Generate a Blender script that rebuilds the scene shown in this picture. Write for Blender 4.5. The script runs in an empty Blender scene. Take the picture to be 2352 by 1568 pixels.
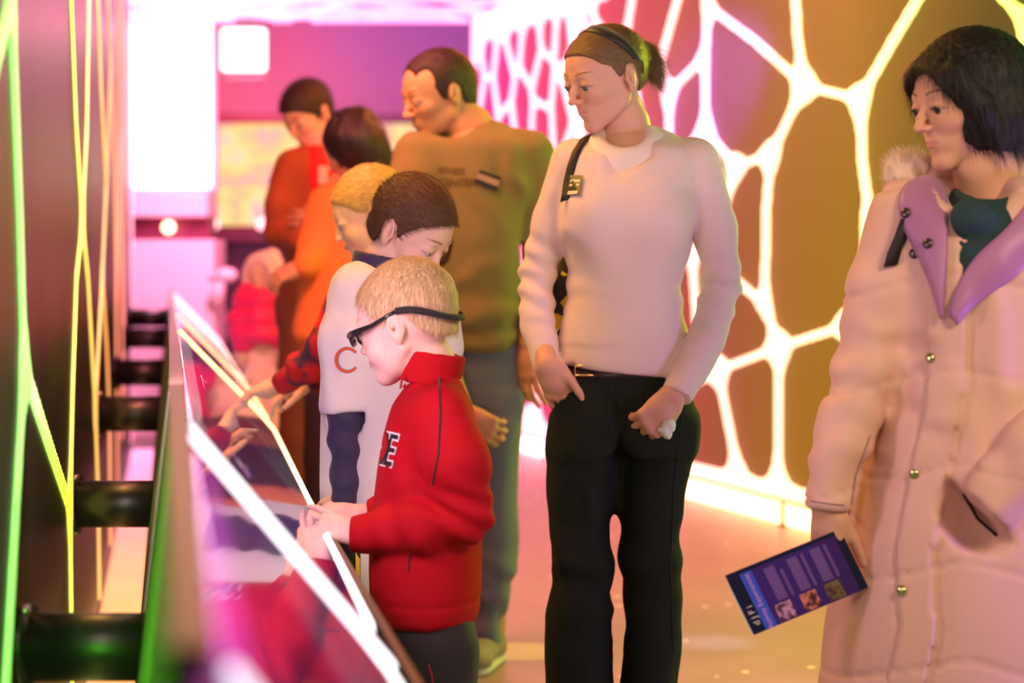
import bpy, math, random
import numpy as np
from mathutils import Vector, Matrix
from mathutils.bvhtree import BVHTree

# ------------------------------------------------------------------ camera, world, exposure, lights
FPX = 4500.0          # focal length in pixels of the 2352 px wide frame
HORIZON = 600.0       # pixel row of the eye line
CAM_H = 1.17
scn = bpy.context.scene
COL = scn.collection
cam_data = bpy.data.cameras.new('camera')
cam_data.sensor_width = 36.0
cam_data.lens = 36.0 * FPX / 2352.0
cam_data.shift_y = -(784.0 - HORIZON) / 2352.0
cam_data.clip_start = 0.05
cam_data.dof.use_dof = True
cam_data.dof.focus_distance = 3.95
cam_data.dof.aperture_fstop = 2.5
cam = bpy.data.objects.new('camera', cam_data)
cam.location = (0, 0, CAM_H)
cam.rotation_euler = (math.pi / 2, 0, 0)
COL.objects.link(cam)
scn.camera = cam
scn.view_settings.view_transform = 'Standard'
scn.view_settings.look = 'None'
scn.view_settings.gamma = 1.0
scn.view_settings.use_curve_mapping = False
scn.view_settings.exposure = 0.27

world = bpy.data.worlds.new('world')
scn.world = world
world.use_nodes = True
world.node_tree.nodes['Background'].inputs[0].default_value = (0.30, 0.16, 0.17, 1)
world.node_tree.nodes['Background'].inputs[1].default_value = 0.10


def area(name, loc, target, size, power, color, size_y=None, spread=180):
    l = bpy.data.lights.new(name, 'AREA')
    l.energy = power
    l.color = color
    l.size = size
    if size_y:
        l.shape = 'RECTANGLE'
        l.size_y = size_y
    l.spread = math.radians(spread)
    o = bpy.data.objects.new(name, l)
    o.location = loc
    o.rotation_euler = (Vector(target) - Vector(loc)).to_track_quat('-Z', 'Y').to_euler()
    COL.objects.link(o)
    return o


def spot(name, loc, target, power, color, angle, blend=0.3, r=0.02):
    l = bpy.data.lights.new(name, 'SPOT')
    l.energy = power
    l.color = color
    l.spot_size = math.radians(angle)
    l.spot_blend = blend
    l.shadow_soft_size = r
    o = bpy.data.objects.new(name, l)
    o.location = loc
    o.rotation_euler = (Vector(target) - Vector(loc)).to_track_quat('-Z', 'Y').to_euler()
    COL.objects.link(o)
    return o


def J(px, py, d):     # photo pixel at depth d -> world point
    return np.array([(px - 1176.0) * d / FPX, d, CAM_H - (py - HORIZON) * d / FPX])


def rx(d):            # right wall: x at depth d
    return 4.14 - 0.34 * d


def lx(d):            # left wall
    return -0.23 - 0.175 * d


# LED wall-washers along the corridor, colour changing with distance as in the hall
area('washer_green', (rx(6.3) - .5, 6.3, 2.6), (rx(6.3) + .1, 6.3, 1.0), 0.2, 8, (0.30, 1.0, 0.03), 1.2)
area('washer_amber', (rx(8.0) - .5, 8.0, 2.6), (rx(8.0) + .1, 8.0, 0.9), 0.2, 8, (1.0, 0.55, 0.02), 1.4)
area('washer_orange', (rx(9.6) - .5, 9.6, 2.6), (rx(9.6) + .1, 9.6, 0.9), 0.2, 6, (1.0, 0.28, 0.03), 1.4)
spot('spot_violet', (0.6, 7.0, 2.6), (rx(9.35), 9.35, 2.0), 1500, (0.35, 0.06, 1.0), 20, 1.0)
# far hall
area('hall_pink', (-2.3, 15.0, 2.75), (-2.3, 16.6, 2.5), 0.3, 40, (1.0, 0.10, 0.12))
area('hall_pink_high', (0.3, 14.2, 3.3), (0.3, 16.6, 2.3), 0.8, 16, (1.0, 0.06, 0.12))
area('hall_blue', (-0.9, 15.0, 3.8), (-0.9, 16.6, 3.0), 0.8, 24, (0.18, 0.14, 1.0))
area('hall_down', (-1.4, 12.0, 2.6), (-1.4, 12.2, 0), 1.2, 60, (1.0, 0.20, 0.34))
area('cabinet_fill', (-1.8, 11.2, 2.4), (-2.3, 13.2, 1.0), 0.6, 50, (1.0, 0.45, 0.75))  # added lamp without a fixture, brightens the pale cabinet
area('people_fill', (-0.75, 5.4, 2.6), (-0.95, 7.6, 1.2), 0.4, 52, (1.0, 0.20, 0.20))  # added lamp in the gallery, brightens the far visitors
# overhead wash in the gallery; front and side lamps are added fill
area('over_orange', (0.6, 7.6, 2.7), (0.5, 7.6, 0), 1.2, 50, (1.0, 0.20, 0.03))
area('over_warm', (-0.9, 4.6, 2.65), (0.2, 4.9, 0.9), 0.6, 36, (1.0, 0.50, 0.10))
area('front_pink', (-0.2, 1.0, 2.1), (0.3, 4.3, 1.0), 0.4, 13, (1.0, 0.68, 0.58))  # added fill from near the camera, no fixture there
area('front_right', (1.6, 1.5, 2.2), (0.9, 4.0, 1.0), 0.5, 30, (1.0, 0.68, 0.46))  # second added fill, camera right, for faces and clothes
area('side_orange', (-0.9, 2.9, 2.5), (0.6, 4.3, 1.3), 0.4, 44, (1.0, 0.40, 0.08))  # added orange fill meant for the visitors' left sides
area('front_yellow', (1.9, 6.3, 1.9), (0.6, 4.2, 1.1), 0.5, 38, (0.88, 1.0, 0.05))
area('console_glow_fill', (-0.52, 3.0, 0.95), (-0.2, 3.65, 1.0), 0.25, 11.0, (1.0, 0.58, 0.78), 0.7)  # extra lamp added over the displays to light the boy's face
# spots of light on the floor
spot('floor_spot_white', (0.9, 5.6, 2.6), tuple(J(1640, 1475, FPX * CAM_H / 875)), 140, (0.5, 0.5, 1.0), 7, 1.0)
spot('floor_spot_yellow', (0.3, 6.2, 2.6), tuple(J(1195, 1495, FPX * CAM_H / 895)), 220, (1.0, 0.75, 0.02), 6, 0.15)
spot('floor_spot_pink', (1.2, 5.0, 2.6), tuple(J(1830, 1568, FPX * CAM_H / 968)), 80, (1.0, 0.10, 0.45), 9, 1.0)
# violet lamp low at the right
area('violet_side', (2.1, 3.0, 0.7), (0.95, 3.6, 0.8), 0.35, 13, (0.40, 0.06, 1.0))
# added lamps: green wall glow boosted on console back, red imitates a wall reflection
area('left_green', (lx(1.9) + .03, 1.9, 0.75), (-0.43, 2.5, 0.78), 0.12, 7, (0.15, 1.0, 0.02), 0.4)
area('left_red', (-0.25, 4.2, 2.3), (lx(4.4), 4.4, 1.7), 0.3, 8, (1.0, 0.05, 0.05))


# ------------------------------------------------------------------ materials
def mat(name, color=(0.5, 0.5, 0.5), rough=0.6, metal=0.0, emit=None, estr=0.0, spec=0.5, sheen=0.0,
        bump=None, vcol=False, trans=0.0, coat=0.0, var=0.0, varscale=6.0, alpha=None):
    m = bpy.data.materials.new(name)
    m.use_nodes = True
    nt = m.node_tree
    b = nt.nodes['Principled BSDF']
    b.inputs['Base Color'].default_value = (*color, 1)
    b.inputs['Roughness'].default_value = rough
    b.inputs['Metallic'].default_value = metal
    b.inputs['Specular IOR Level'].default_value = spec
    if sheen:
        b.inputs['Sheen Weight'].default_value = sheen
        b.inputs['Sheen Roughness'].default_value = 0.5
    if coat:
        b.inputs['Coat Weight'].default_value = coat
        b.inputs['Coat Roughness'].default_value = 0.04
    if trans:
        b.inputs['Transmission Weight'].default_value = trans
    if emit:
        b.inputs['Emission Color'].default_value = (*emit, 1)
        b.inputs['Emission Strength'].default_value = estr
    col_out = None
    if vcol:
        a = nt.nodes.new('ShaderNodeVertexColor')
        a.layer_name = 'Col'
        col_out = a.outputs['Color']
    if var:
        tc = nt.nodes.new('ShaderNodeTexCoord')
        n = nt.nodes.new('ShaderNodeTexNoise')
        n.inputs['Scale'].default_value = varscale
        n.inputs['Detail'].default_value = 4
        nt.links.new(tc.outputs['Object'], n.inputs['Vector'])
        mr = nt.nodes.new('ShaderNodeMapRange')
        mr.inputs['To Min'].default_value = 1 - var
        mr.inputs['To Max'].default_value = 1 + var
        nt.links.new(n.outputs['Fac'], mr.inputs['Value'])
        mx = nt.nodes.new('ShaderNodeMix')
        mx.data_type = 'RGBA'
        mx.blend_type = 'MULTIPLY'
        mx.inputs[0].default_value = 1.0
        if col_out is not None:
            nt.links.new(col_out, mx.inputs[6])
        else:
            mx.inputs[6].default_value = (*color, 1)
        nt.links.new(mr.outputs[0], mx.inputs[7])
        col_out = mx.outputs[2]
    if col_out is not None:
        nt.links.new(col_out, b.inputs['Base Color'])
    if bump:
        kind, scale, strength = bump[:3]
        tc = nt.nodes.new('ShaderNodeTexCoord')
        vec = tc.outputs['Object']
        if len(bump) > 3:
            mp = nt.nodes.new('ShaderNodeMapping')
            mp.inputs['Scale'].default_value = bump[3]
            nt.links.new(vec, mp.inputs['Vector'])
            vec = mp.outputs[0]
        if kind == 'noise':
            n = nt.nodes.new('ShaderNodeTexNoise')
            n.inputs['Scale'].default_value = scale
            n.inputs['Detail'].default_value = 5
        else:
            n = nt.nodes.new('ShaderNodeTexWave')
            n.inputs['Scale'].default_value = scale
            n.inputs['Distortion'].default_value = 0.6
            n.bands_direction = kind
        nt.links.new(vec, n.inputs['Vector'])
        bp = nt.nodes.new('ShaderNodeBump')
        bp.inputs['Strength'].default_value = strength
        bp.inputs['Distance'].default_value = 0.004
        nt.links.new(n.outputs['Fac'], bp.inputs['Height'])
        nt.links.new(bp.outputs[0], b.inputs['Normal'])
    return m


def ramp_mat(name, stops, strength, d0, d1, base=(0.8, 0.8, 0.8), spec=0.5):
    """Light-giving diffuser whose LED colour changes along the corridor (world Y)."""
    m = bpy.data.materials.new(name)
    m.use_nodes = True
    nt = m.node_tree
    b = nt.nodes['Principled BSDF']
    b.inputs['Base Color'].default_value = (*base, 1)
    b.inputs['Roughness'].default_value = 0.4
    b.inputs['Specular IOR Level'].default_value = spec
    g = nt.nodes.new('ShaderNodeNewGeometry')
    sx = nt.nodes.new('ShaderNodeSeparateXYZ')
    nt.links.new(g.outputs['Position'], sx.inputs[0])
    mr = nt.nodes.new('ShaderNodeMapRange')
    mr.inputs['From Min'].default_value = d0
    mr.inputs['From Max'].default_value = d1
    nt.links.new(sx.outputs['Y'], mr.inputs['Value'])
    cr = nt.nodes.new('ShaderNodeValToRGB')
    el = cr.color_ramp.elements
    while len(el) < len(stops):
        el.new(0.5)
    for e, (d, c) in zip(el, sorted(stops)):
        e.position = (d - d0) / (d1 - d0)
        e.color = (*c, 1)
    nt.links.new(mr.outputs[0], cr.inputs[0])
    nt.links.new(cr.outputs[0], b.inputs['Emission Color'])
    b.inputs['Emission Strength'].default_value = strength
    return m


# ------------------------------------------------------------------ object helpers
def tag(o, label=None, cat=None, group=None, kind=None):
    if label:
        o['label'] = label
    if cat:
        o['category'] = cat
    if group:
        o['group'] = group
    if kind:
        o['kind'] = kind
    return o


def empty(name, loc, label, cat, group=None):
    o = bpy.data.objects.new(name, None)
    o.location = loc
    o.empty_display_size = 0.1
    COL.objects.link(o)
    return tag(o, label, cat, group)


def root_of(parent):
    v = Vector((0, 0, 0))
    while parent is not None:
        v += parent.location
        parent = parent.parent
    return v


def mesh_obj(name, V, F, material, parent=None, smooth=True, cols=None, label=None):
    """V given in world coordinates; stored relative to the parent chain (no rotations used)."""
    V = np.asarray(V, dtype=np.float64).reshape(-1, 3)
    off = np.array(root_of(parent)) if parent is not None else np.zeros(3)
    org = np.zeros(3)
    if parent is None:
        org = np.array([V[:, 0].mean(), V[:, 1].mean(), V[:, 2].min()])
    me = bpy.data.meshes.new(name)
    me.from_pydata((V - off - org).tolist(), [], [tuple(int(i) for i in f) for f in F])
    if smooth:
        me.polygons.foreach_set('use_smooth', [True] * len(me.polygons))
    if cols is not None:
        ca = me.color_attributes.new('Col', 'FLOAT_COLOR', 'POINT')
        c4 = np.ones((len(V), 4), dtype=np.float32)
        c4[:, :3] = cols
        ca.data.foreach_set('color', c4.ravel())
    me.update()
    me.materials.append(material)
    o = bpy.data.objects.new(name, me)
    o.location = org
    COL.objects.link(o)
    if parent is not None:
        o.parent = parent
    if label:
        o['label'] = label
    return o


class MB:
    def __init__(self):
        self.V = []
        self.F = []

    def add(self, V, F):
        n = len(self.V)
        self.V.extend([tuple(float(a) for a in v) for v in V])
        self.F.extend([tuple(i + n for i in f) for f in F])
        return self

    def box(self, c, s, R=None, bevel=0.0):
        c = np.array(c, float)
        h = np.array(s, float) / 2
        if bevel <= 0:
            P = [np.array([x, y, z]) * h for x in (-1, 1) for y in (-1, 1) for z in (-1, 1)]
            F = [(0, 1, 3, 2), (4, 6, 7, 5), (0, 4, 5, 1), (2, 3, 7, 6), (0, 2, 6, 4), (1, 5, 7, 3)]
        else:
            import bmesh
            bm = bmesh.new()
            bmesh.ops.create_cube(bm, size=1.0)
            for v in bm.verts:
                v.co = Vector((v.co.x * s[0], v.co.y * s[1], v.co.z * s[2]))
            bmesh.ops.bevel(bm, geom=bm.edges[:], offset=bevel, segments=2, affect='EDGES', profile=0.5)
            bm.verts.index_update()
            P = [np.array(v.co) for v in bm.verts]
            F = [tuple(v.index for v in f.verts) for f in bm.faces]
            bm.free()
        if R is not None:
            P = [R @ p for p in P]
        return self.add([p + c for p in P], F)

    def prism(self, pts, thick_vec):
        """pts: planar polygon in world coordinates, extruded along thick_vec."""
        pts = [np.array(p, float) for p in pts]
        t = np.array(thick_vec, float)
        n = len(pts)
        V = pts + [p + t for p in pts]
        F = [tuple(range(n))[::-1], tuple(range(n, 2 * n))]
        for i in range(n):
            j = (i + 1) % n
            F.append((i, j, n + j, n + i))
        return self.add(V, F)

    def tube(self, pts, r, n=8, closed=False, cap=True, flat=None):
        pts = [np.array(p, float) for p in pts]
        m = len(pts)
        rr = r if hasattr(r, '__len__') else [r] * m
        V, F = [], []
        prev = None
        for i, p in enumerate(pts):
            if closed:
                t = pts[(i + 1) % m] - pts[i - 1]
            else:
                t = pts[min(i + 1, m - 1)] - pts[max(i - 1, 0)]
            t = t / (np.linalg.norm(t) + 1e-12)
            if prev is None:
                a = np.array([0, 0, 1.0]) if abs(t[2]) < 0.9 else np.array([1.0, 0, 0])
                if flat is not None:
                    a = np.array(flat, float)
                u = np.cross(a, t)
            else:
                u = prev - t * np.dot(prev, t)
            u = u / (np.linalg.norm(u) + 1e-12)
            prev = u
            w = np.cross(t, u)
            for k in range(n):
                an = 2 * math.pi * k / n
                V.append(p + rr[i] * (math.cos(an) * u + math.sin(an) * w))
        for i in range(m if closed else m - 1):
            a, b = i * n, ((i + 1) % m) * n
            for k in range(n):
                k2 = (k + 1) % n
                F.append((a + k, a + k2, b + k2, b + k))
        if cap and not closed:
            F.append(tuple(range(n))[::-1])
            F.append(tuple(range((m - 1) * n, m * n)))
        return self.add(V, F)

    def sphere(self, c, r, n=16, m=10, R=None):
        c = np.array(c, float)
        r = np.array(r if hasattr(r, '__len__') else (r, r, r), float)
        V = [np.array([0, 0, 1.0])]
        for i in range(1, m):
            th = math.pi * i / m
            for k in range(n):
                ph = 2 * math.pi * k / n
                V.append(np.array([math.sin(th) * math.cos(ph), math.sin(th) * math.sin(ph), math.cos(th)]))
        V.append(np.array([0, 0, -1.0]))
        F = []
        for k in range(n):
            F.append((0, 1 + k, 1 + (k + 1) % n))
        for i in range(m - 2):
            for k in range(n):
                a = 1 + i * n
                k2 = (k + 1) % n
                F.append((a + k, a + n + k, a + n + k2, a + k2))
        a = 1 + (m - 2) * n
        for k in range(n):
            F.append((a + k, len(V) - 1, a + (k + 1) % n))
        V = [v * r for v in V]
        if R is not None:
            V = [R @ v for v in V]
        return self.add([v + c for v in V], F)

    def build(self, name, material, parent=None, smooth=False, label=None):
        return mesh_obj(name, np.array(self.V), self.F, material, parent, smooth, label=label)


def rotm(yaw=0, pitch=0, roll=0):
    """yaw 0 faces the camera, +90 faces image-left, -90 image-right; pitch + looks down."""
    y, p, r = math.radians(-yaw), math.radians(pitch), math.radians(roll)
    Rz = np.array([[math.cos(y), -math.sin(y), 0], [math.sin(y), math.cos(y), 0], [0, 0, 1]])
    Rx = np.array([[1, 0, 0], [0, math.cos(p), -math.sin(p)], [0, math.sin(p), math.cos(p)]])
    Ry = np.array([[math.cos(r), 0, math.sin(r)], [0, 1, 0], [-math.sin(r), 0, math.cos(r)]])
    return Rz @ Rx @ Ry


# ------------------------------------------------------------------ implicit-surface modelling
def smin(a, b, k):
    if k <= 0:
        return np.minimum(a, b)
    h = np.maximum(k - np.abs(a - b), 0) / k
    return np.minimum(a, b) - h * h * k * 0.25


def smax(a, b, k):
    return -smin(-a, -b, k)


class Prim:
    def __init__(self, fn, lo, hi):
        self.fn, self.lo, self.hi = fn, np.array(lo, float), np.array(hi, float)


def cap(a, b, ra, rb=None):
    a, b = np.array(a, float), np.array(b, float)
    rb = ra if rb is None else rb
    ab = b - a
    L2 = float(ab @ ab) + 1e-12

    def fn(X, Y, Z):
        t = ((X - a[0]) * ab[0] + (Y - a[1]) * ab[1] + (Z - a[2]) * ab[2]) / L2
        t = np.clip(t, 0, 1)
        return np.sqrt((X - a[0] - t * ab[0]) ** 2 + (Y - a[1] - t * ab[1]) ** 2 + (Z - a[2] - t * ab[2]) ** 2) - (ra + (rb - ra) * t)
    R = max(ra, rb)
    return Prim(fn, np.minimum(a, b) - R, np.maximum(a, b) + R)


def ell(c, r, R=None):
    c, r = np.array(c, float), np.array(r, float)
    if R is None:
        ext = r
    else:
        ext = np.sqrt(((R * r[None, :]) ** 2).sum(1))

    def fn(X, Y, Z):
        x, y, z = X - c[0], Y - c[1], Z - c[2]
        if R is not None:
            x, y, z = (R[0, 0] * x + R[1, 0] * y + R[2, 0] * z, R[0, 1] * x + R[1, 1] * y + R[2, 1] * z,
                       R[0, 2] * x + R[1, 2] * y + R[2, 2] * z)
        k0 = np.sqrt((x / r[0]) ** 2 + (y / r[1]) ** 2 + (z / r[2]) ** 2)
        k1 = np.sqrt((x / r[0] ** 2) ** 2 + (y / r[1] ** 2) ** 2 + (z / r[2] ** 2) ** 2) + 1e-9
        return np.where(k0 < 0.05, -r.min(), k0 * (k0 - 1) / k1)
    return Prim(fn, c - ext, c + ext)


def shell(c, a, b, h, t, R=None, taper=0.0):
    """standing collar: elliptical cylinder wall, half height h, wall half thickness t"""
    c = np.array(c, float)
    R_ = np.eye(3) if R is None else R

    def fn(X, Y, Z):
        x, y, z = X - c[0], Y - c[1], Z - c[2]
        x, y, z = (R_[0, 0] * x + R_[1, 0] * y + R_[2, 0] * z, R_[0, 1] * x + R_[1, 1] * y + R_[2, 1] * z,
                   R_[0, 2] * x + R_[1, 2] * y + R_[2, 2] * z)
        s = 1 + taper * z / max(h, 1e-6)
        q = (np.sqrt((x / (a * s)) ** 2 + (y / (b * s)) ** 2) - 1) * min(a, b)
        return smax(np.abs(q) - t, np.abs(z) - h, t)
    e = max(a, b, h) * (1 + abs(taper)) + t
    return Prim(fn, c - e, c + e)


def cutball(pt, n, r=0.09):
    """half ball used to cut a sleeve or hem off square: the side the normal points to"""
    pt, n = np.array(pt, float), np.array(n, float)
    n = n / np.linalg.norm(n)

    def fn(X, Y, Z):
        x, y, z = X - pt[0], Y - pt[1], Z - pt[2]
        return np.maximum(-(x * n[0] + y * n[1] + z * n[2]), np.sqrt(x * x + y * y + z * z) - r)
    return Prim(fn, pt - r, pt + r)


def cr_dense(xs, cols, n=8):
    """Catmull-Rom densify rows"""
    A = np.column_stack([xs] + cols)
    out = []
    for i in range(len(A) - 1):
        p0, p1, p2, p3 = A[max(i - 1, 0)], A[i], A[i + 1], A[min(i + 2, len(A) - 1)]
        for k in range(n):
            t = k / n
            q = 0.5 * ((2 * p1) + (-p0 + p2) * t + (2 * p0 - 5 * p1 + 4 * p2 - p3) * t * t + (-p0 + 3 * p1 - 3 * p2 + p3) * t ** 3)
            q[0] = p1[0] + (p2[0] - p1[0]) * t
            out.append(q)
    out.append(A[-1])
    return np.array(out)


def loft(rows, d, power=2.2, ends=0.03):
    """rows of (py, px_left, px_right, half_depth[, depth]) seen at depth d, top to bottom"""
    zs, cx, cy, aw, bd = [], [], [], [], []
    for r in rows:
        dd = r[4] if len(r) > 4 else d
        l, q = J(r[1], r[0], dd), J(r[2], r[0], dd)
        zs.append(l[2]); cx.append((l[0] + q[0]) / 2); cy.append(dd); aw.append((q[0] - l[0]) / 2); bd.append(r[3])
    D = cr_dense(np.array(zs), [np.array(cx), np.array(cy), np.array(aw), np.array(bd)])
    D = D[np.argsort(D[:, 0])]
    zt, zb = D[-1, 0], D[0, 0]

    def fn(X, Y, Z):
        z = np.clip(Z, zb, zt)
        x0, y0, a, b = (np.interp(z, D[:, 0], D[:, i]) for i in (1, 2, 3, 4))
        q = (np.abs((X - x0) / a) ** power + np.abs((Y - y0) / b) ** power) ** (1 / power)
        m = np.minimum(a, b)
        s = (q - 1) * m * 0.95
        return smax(smax(s, Z - zt, ends), zb - Z, ends)
    lo = [(D[:, 1] - D[:, 3]).min(), (D[:, 2] - D[:, 4]).min(), zb]
    hi = [(D[:, 1] + D[:, 3]).max(), (D[:, 2] + D[:, 4]).max(), zt]
    return Prim(fn, lo, hi)


def chain(pts, radii):
    return [cap(pts[i], pts[i + 1], radii[i], radii[i + 1]) for i in range(len(pts) - 1)]


class SDF:
    def __init__(self):
        self.ops = []

    def u(self, prims, k=0.02):
        for p in (prims if isinstance(prims, (list, tuple)) else [prims]):
            self.ops.append(('u', p, k))
        return self

    def s(self, prims, k=0.01):
        for p in (prims if isinstance(prims, (list, tuple)) else [prims]):
            self.ops.append(('s', p, k))
        return self

    def cut(self, fn, k=0.0):           # keep where fn < 0
        self.ops.append(('i', fn, k))
        return self

    def plane(self, pt, n, k=0.0):       # removes the side the normal points to
        pt, n = np.array(pt, float), np.array(n, float)
        n = n / np.linalg.norm(n)
        return self.cut(lambda X, Y, Z: (X - pt[0]) * n[0] + (Y - pt[1]) * n[1] + (Z - pt[2]) * n[2], k)

    def mesh(self, h):
        us = [p for o, p, k in self.ops if o == 'u']
        kk = max([k for o, p, k in self.ops if o == 'u'] + [0])
        lo = np.min([p.lo for p in us], 0) - 3 * h - kk * 0.3
        hi = np.max([p.hi for p in us], 0) + 3 * h + kk * 0.3
        n = np.ceil((hi - lo) / h).astype(int) + 1
        ax = [(lo[i] + h * np.arange(n[i])).astype(np.float32) for i in range(3)]
        F = np.full(tuple(n), 9.0, dtype=np.float32)
        X, Y, Z = ax[0][:, None, None], ax[1][None, :, None], ax[2][None, None, :]
        for o, p, k in self.ops:
            if o == 'i':
                v = p(X, Y, Z).astype(np.float32)
                F = smax(F, v, k).astype(np.float32)
                continue
            m = k + 3 * h
            i0 = np.clip(np.floor((p.lo - m - lo) / h).astype(int), 0, n)
            i1 = np.clip(np.ceil((p.hi + m - lo) / h).astype(int) + 1, 0, n)
            if (i1 <= i0).any():
                continue
            sl = tuple(slice(a, b) for a, b in zip(i0, i1))
            v = p.fn(X[sl[0]], Y[:, sl[1]], Z[:, :, sl[2]]).astype(np.float32)
            F[sl] = smin(F[sl], v, k) if o == 'u' else smax(F[sl], -v, k)
        return surfnet(F, lo, h)


def surfnet(F, lo, h):
    s = F < 0
    nx, ny, nz = F.shape
    cnt = np.zeros((nx - 1, ny - 1, nz - 1), dtype=np.int8)
    for dx in (0, 1):
        for dy in (0, 1):
            for dz in (0, 1):
                cnt += s[dx:nx - 1 + dx, dy:ny - 1 + dy, dz:nz - 1 + dz]
    act = (cnt > 0) & (cnt < 8)
    idx = np.argwhere(act)
    N = len(idx)
    vid = np.full(act.shape, -1, dtype=np.int64)
    vid[act] = np.arange(N)
    pos = np.zeros((N, 3))
    c = np.zeros(N)
    corners = [(a, b, d) for a in (0, 1) for b in (0, 1) for d in (0, 1)]
    val = {q: F[idx[:, 0] + q[0], idx[:, 1] + q[1], idx[:, 2] + q[2]].astype(np.float64) for q in corners}
    for q in corners:
        for ax_ in range(3):
            if q[ax_] == 0:
                q2 = list(q); q2[ax_] = 1; q2 = tuple(q2)
                a, b = val[q], val[q2]
                cr = (a < 0) != (b < 0)
                t = np.where(cr, a / np.where(cr, a - b, 1), 0)
                P = np.tile(np.array(q, float), (N, 1))
                P[:, ax_] += t
                pos += P * cr[:, None]
                c += cr
    pos = (idx + pos / np.maximum(c, 1)[:, None]) * h + lo
    quads = []
    for ax_ in range(3):
        A = [slice(None)] * 3; B = [slice(None)] * 3
        A[ax_] = slice(0, -1); B[ax_] = slice(1, None)
        e = s[tuple(A)] != s[tuple(B)]
        o1, o2 = [(1, 2), (2, 0), (0, 1)][ax_]
        pts = np.argwhere(e)
        ok = (pts[:, o1] > 0) & (pts[:, o2] > 0) & (pts[:, o1] < F.shape[o1] - 1) & (pts[:, o2] < F.shape[o2] - 1)
        pts = pts[ok]
        if len(pts) == 0:
            continue
        def g(d1, d2):
            q = pts.copy(); q[:, o1] -= d1; q[:, o2] -= d2
            return vid[q[:, 0], q[:, 1], q[:, 2]]
        Q = np.stack([g(1, 1), g(0, 1), g(0, 0), g(1, 0)], 1)
        inside = s[pts[:, 0], pts[:, 1], pts[:, 2]]
        Q = np.where(inside[:, None], Q, Q[:, ::-1])
        quads.append(Q)
    Q = np.concatenate(quads)
    Q = Q[(Q >= 0).all(1)]
    return pos, Q


def relax(V, Q, it=1, lam=0.5):
    for _ in range(it):
        S = np.zeros_like(V); c = np.zeros(len(V))
        for a in range(4):
            b = (a + 1) % 4
            np.add.at(S, Q[:, a], V[Q[:, b]]); np.add.at(c, Q[:, a], 1)
            np.add.at(S, Q[:, b], V[Q[:, a]]); np.add.at(c, Q[:, b], 1)
        V = V + lam * (S / np.maximum(c, 1)[:, None] - V)
    return V


def normals(V, Q):
    n = np.cross(V[Q[:, 2]] - V[Q[:, 0]], V[Q[:, 3]] - V[Q[:, 1]])
    N = np.zeros_like(V)
    for a in range(4):
        np.add.at(N, Q[:, a], n)
    return N / (np.linalg.norm(N, axis=1)[:, None] + 1e-12)


_rng = np.random.RandomState(7)
_G = _rng.rand(32, 32, 32) * 2 - 1


def vnoise(P):
    P = np.asarray(P, float)
    i = np.floor(P).astype(int)
    f = P - i
    f = f * f * (3 - 2 * f)
    out = 0
    for dx in (0, 1):
        for dy in (0, 1):
            for dz in (0, 1):
                w = (f[:, 0] if dx else 1 - f[:, 0]) * (f[:, 1] if dy else 1 - f[:, 1]) * (f[:, 2] if dz else 1 - f[:, 2])
                out = out + w * _G[(i[:, 0] + dx) % 32, (i[:, 1] + dy) % 32, (i[:, 2] + dz) % 32]
    return out


def folds(amp=0.004, sx=9.0, sz=3.0, seed=0.0, dirv=None):
    """cloth folds: ridged noise, stretched along z (or dirv)"""
    def f(V):
        P = V * np.array([sx, sx, sz]) + seed
        a = vnoise(P + 0.6 * vnoise(P * 0.7 + 9)[:, None])
        b = vnoise(P * 2.1 + 5)
        return amp * ((1 - np.abs(a) * 2) * 0.8 + b * 0.35)
    return f


def crease(c, axis, freq, amp, rad):
    c, axis = np.array(c, float), np.array(axis, float)
    axis = axis / np.linalg.norm(axis)

    def f(V):
        D = V - c
        t = D @ axis
        r2 = (D ** 2).sum(1)
        return amp * np.sin(2 * math.pi * freq * t + 2.2 * vnoise(V * 14)) * np.exp(-r2 / rad ** 2)
    return f


def sculpt(name, S, h, material, parent, disp=(), relax_it=1, color=None, label=None, post=None):
    V, Q = S.mesh(h)
    V = relax(V, Q, relax_it)
    if disp:
        N = normals(V, Q)
        d = sum(f(V) for f in disp)
        V = V + N * d[:, None]
    cols = color(V) if color else None
    if post:
        V = post(V)
    o = mesh_obj(name, V, Q, material, parent, True, cols, label)
    return o


def bvh_of(o):
    off = root_of(o)
    vs = [v.co + off for v in o.data.vertices]
    return BVHTree.FromPolygons(vs, [tuple(p.vertices) for p in o.data.polygons])


CAMP = Vector((0, 0, CAM_H))


def hit(bvh, px, py, lift=0.0):
    """world point on a surface, found along the line of sight through a pixel of the photograph"""
    d = Vector((float(v) for v in (J(px, py, 1.0) - np.array([0, 0, CAM_H])))).normalized()
    loc, nor, i, dist = bvh.ray_cast(CAMP, d)
    if loc is None:
        # just beside the silhouette: step to the nearest pixel column that meets the surface
        for s in range(1, 60):
            for dx, dy in ((s, 0), (-s, 0), (0, s), (0, -s)):
                dd = Vector((float(v) for v in (J(px + dx, py + dy, 1.0) - np.array([0, 0, CAM_H])))).normalized()
                loc, nor, i, dist = bvh.ray_cast(CAMP, dd)
                if loc is not None:
                    break
            if loc is not None:
                break
        if loc is None:
            loc, nor, i, dist = bvh.find_nearest(Vector(J(px, py, 3.6)))
    if nor.dot(d) > 0:
        nor = -nor
    return np.array(loc) + np.array(nor) * lift, np.array(nor)


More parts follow.
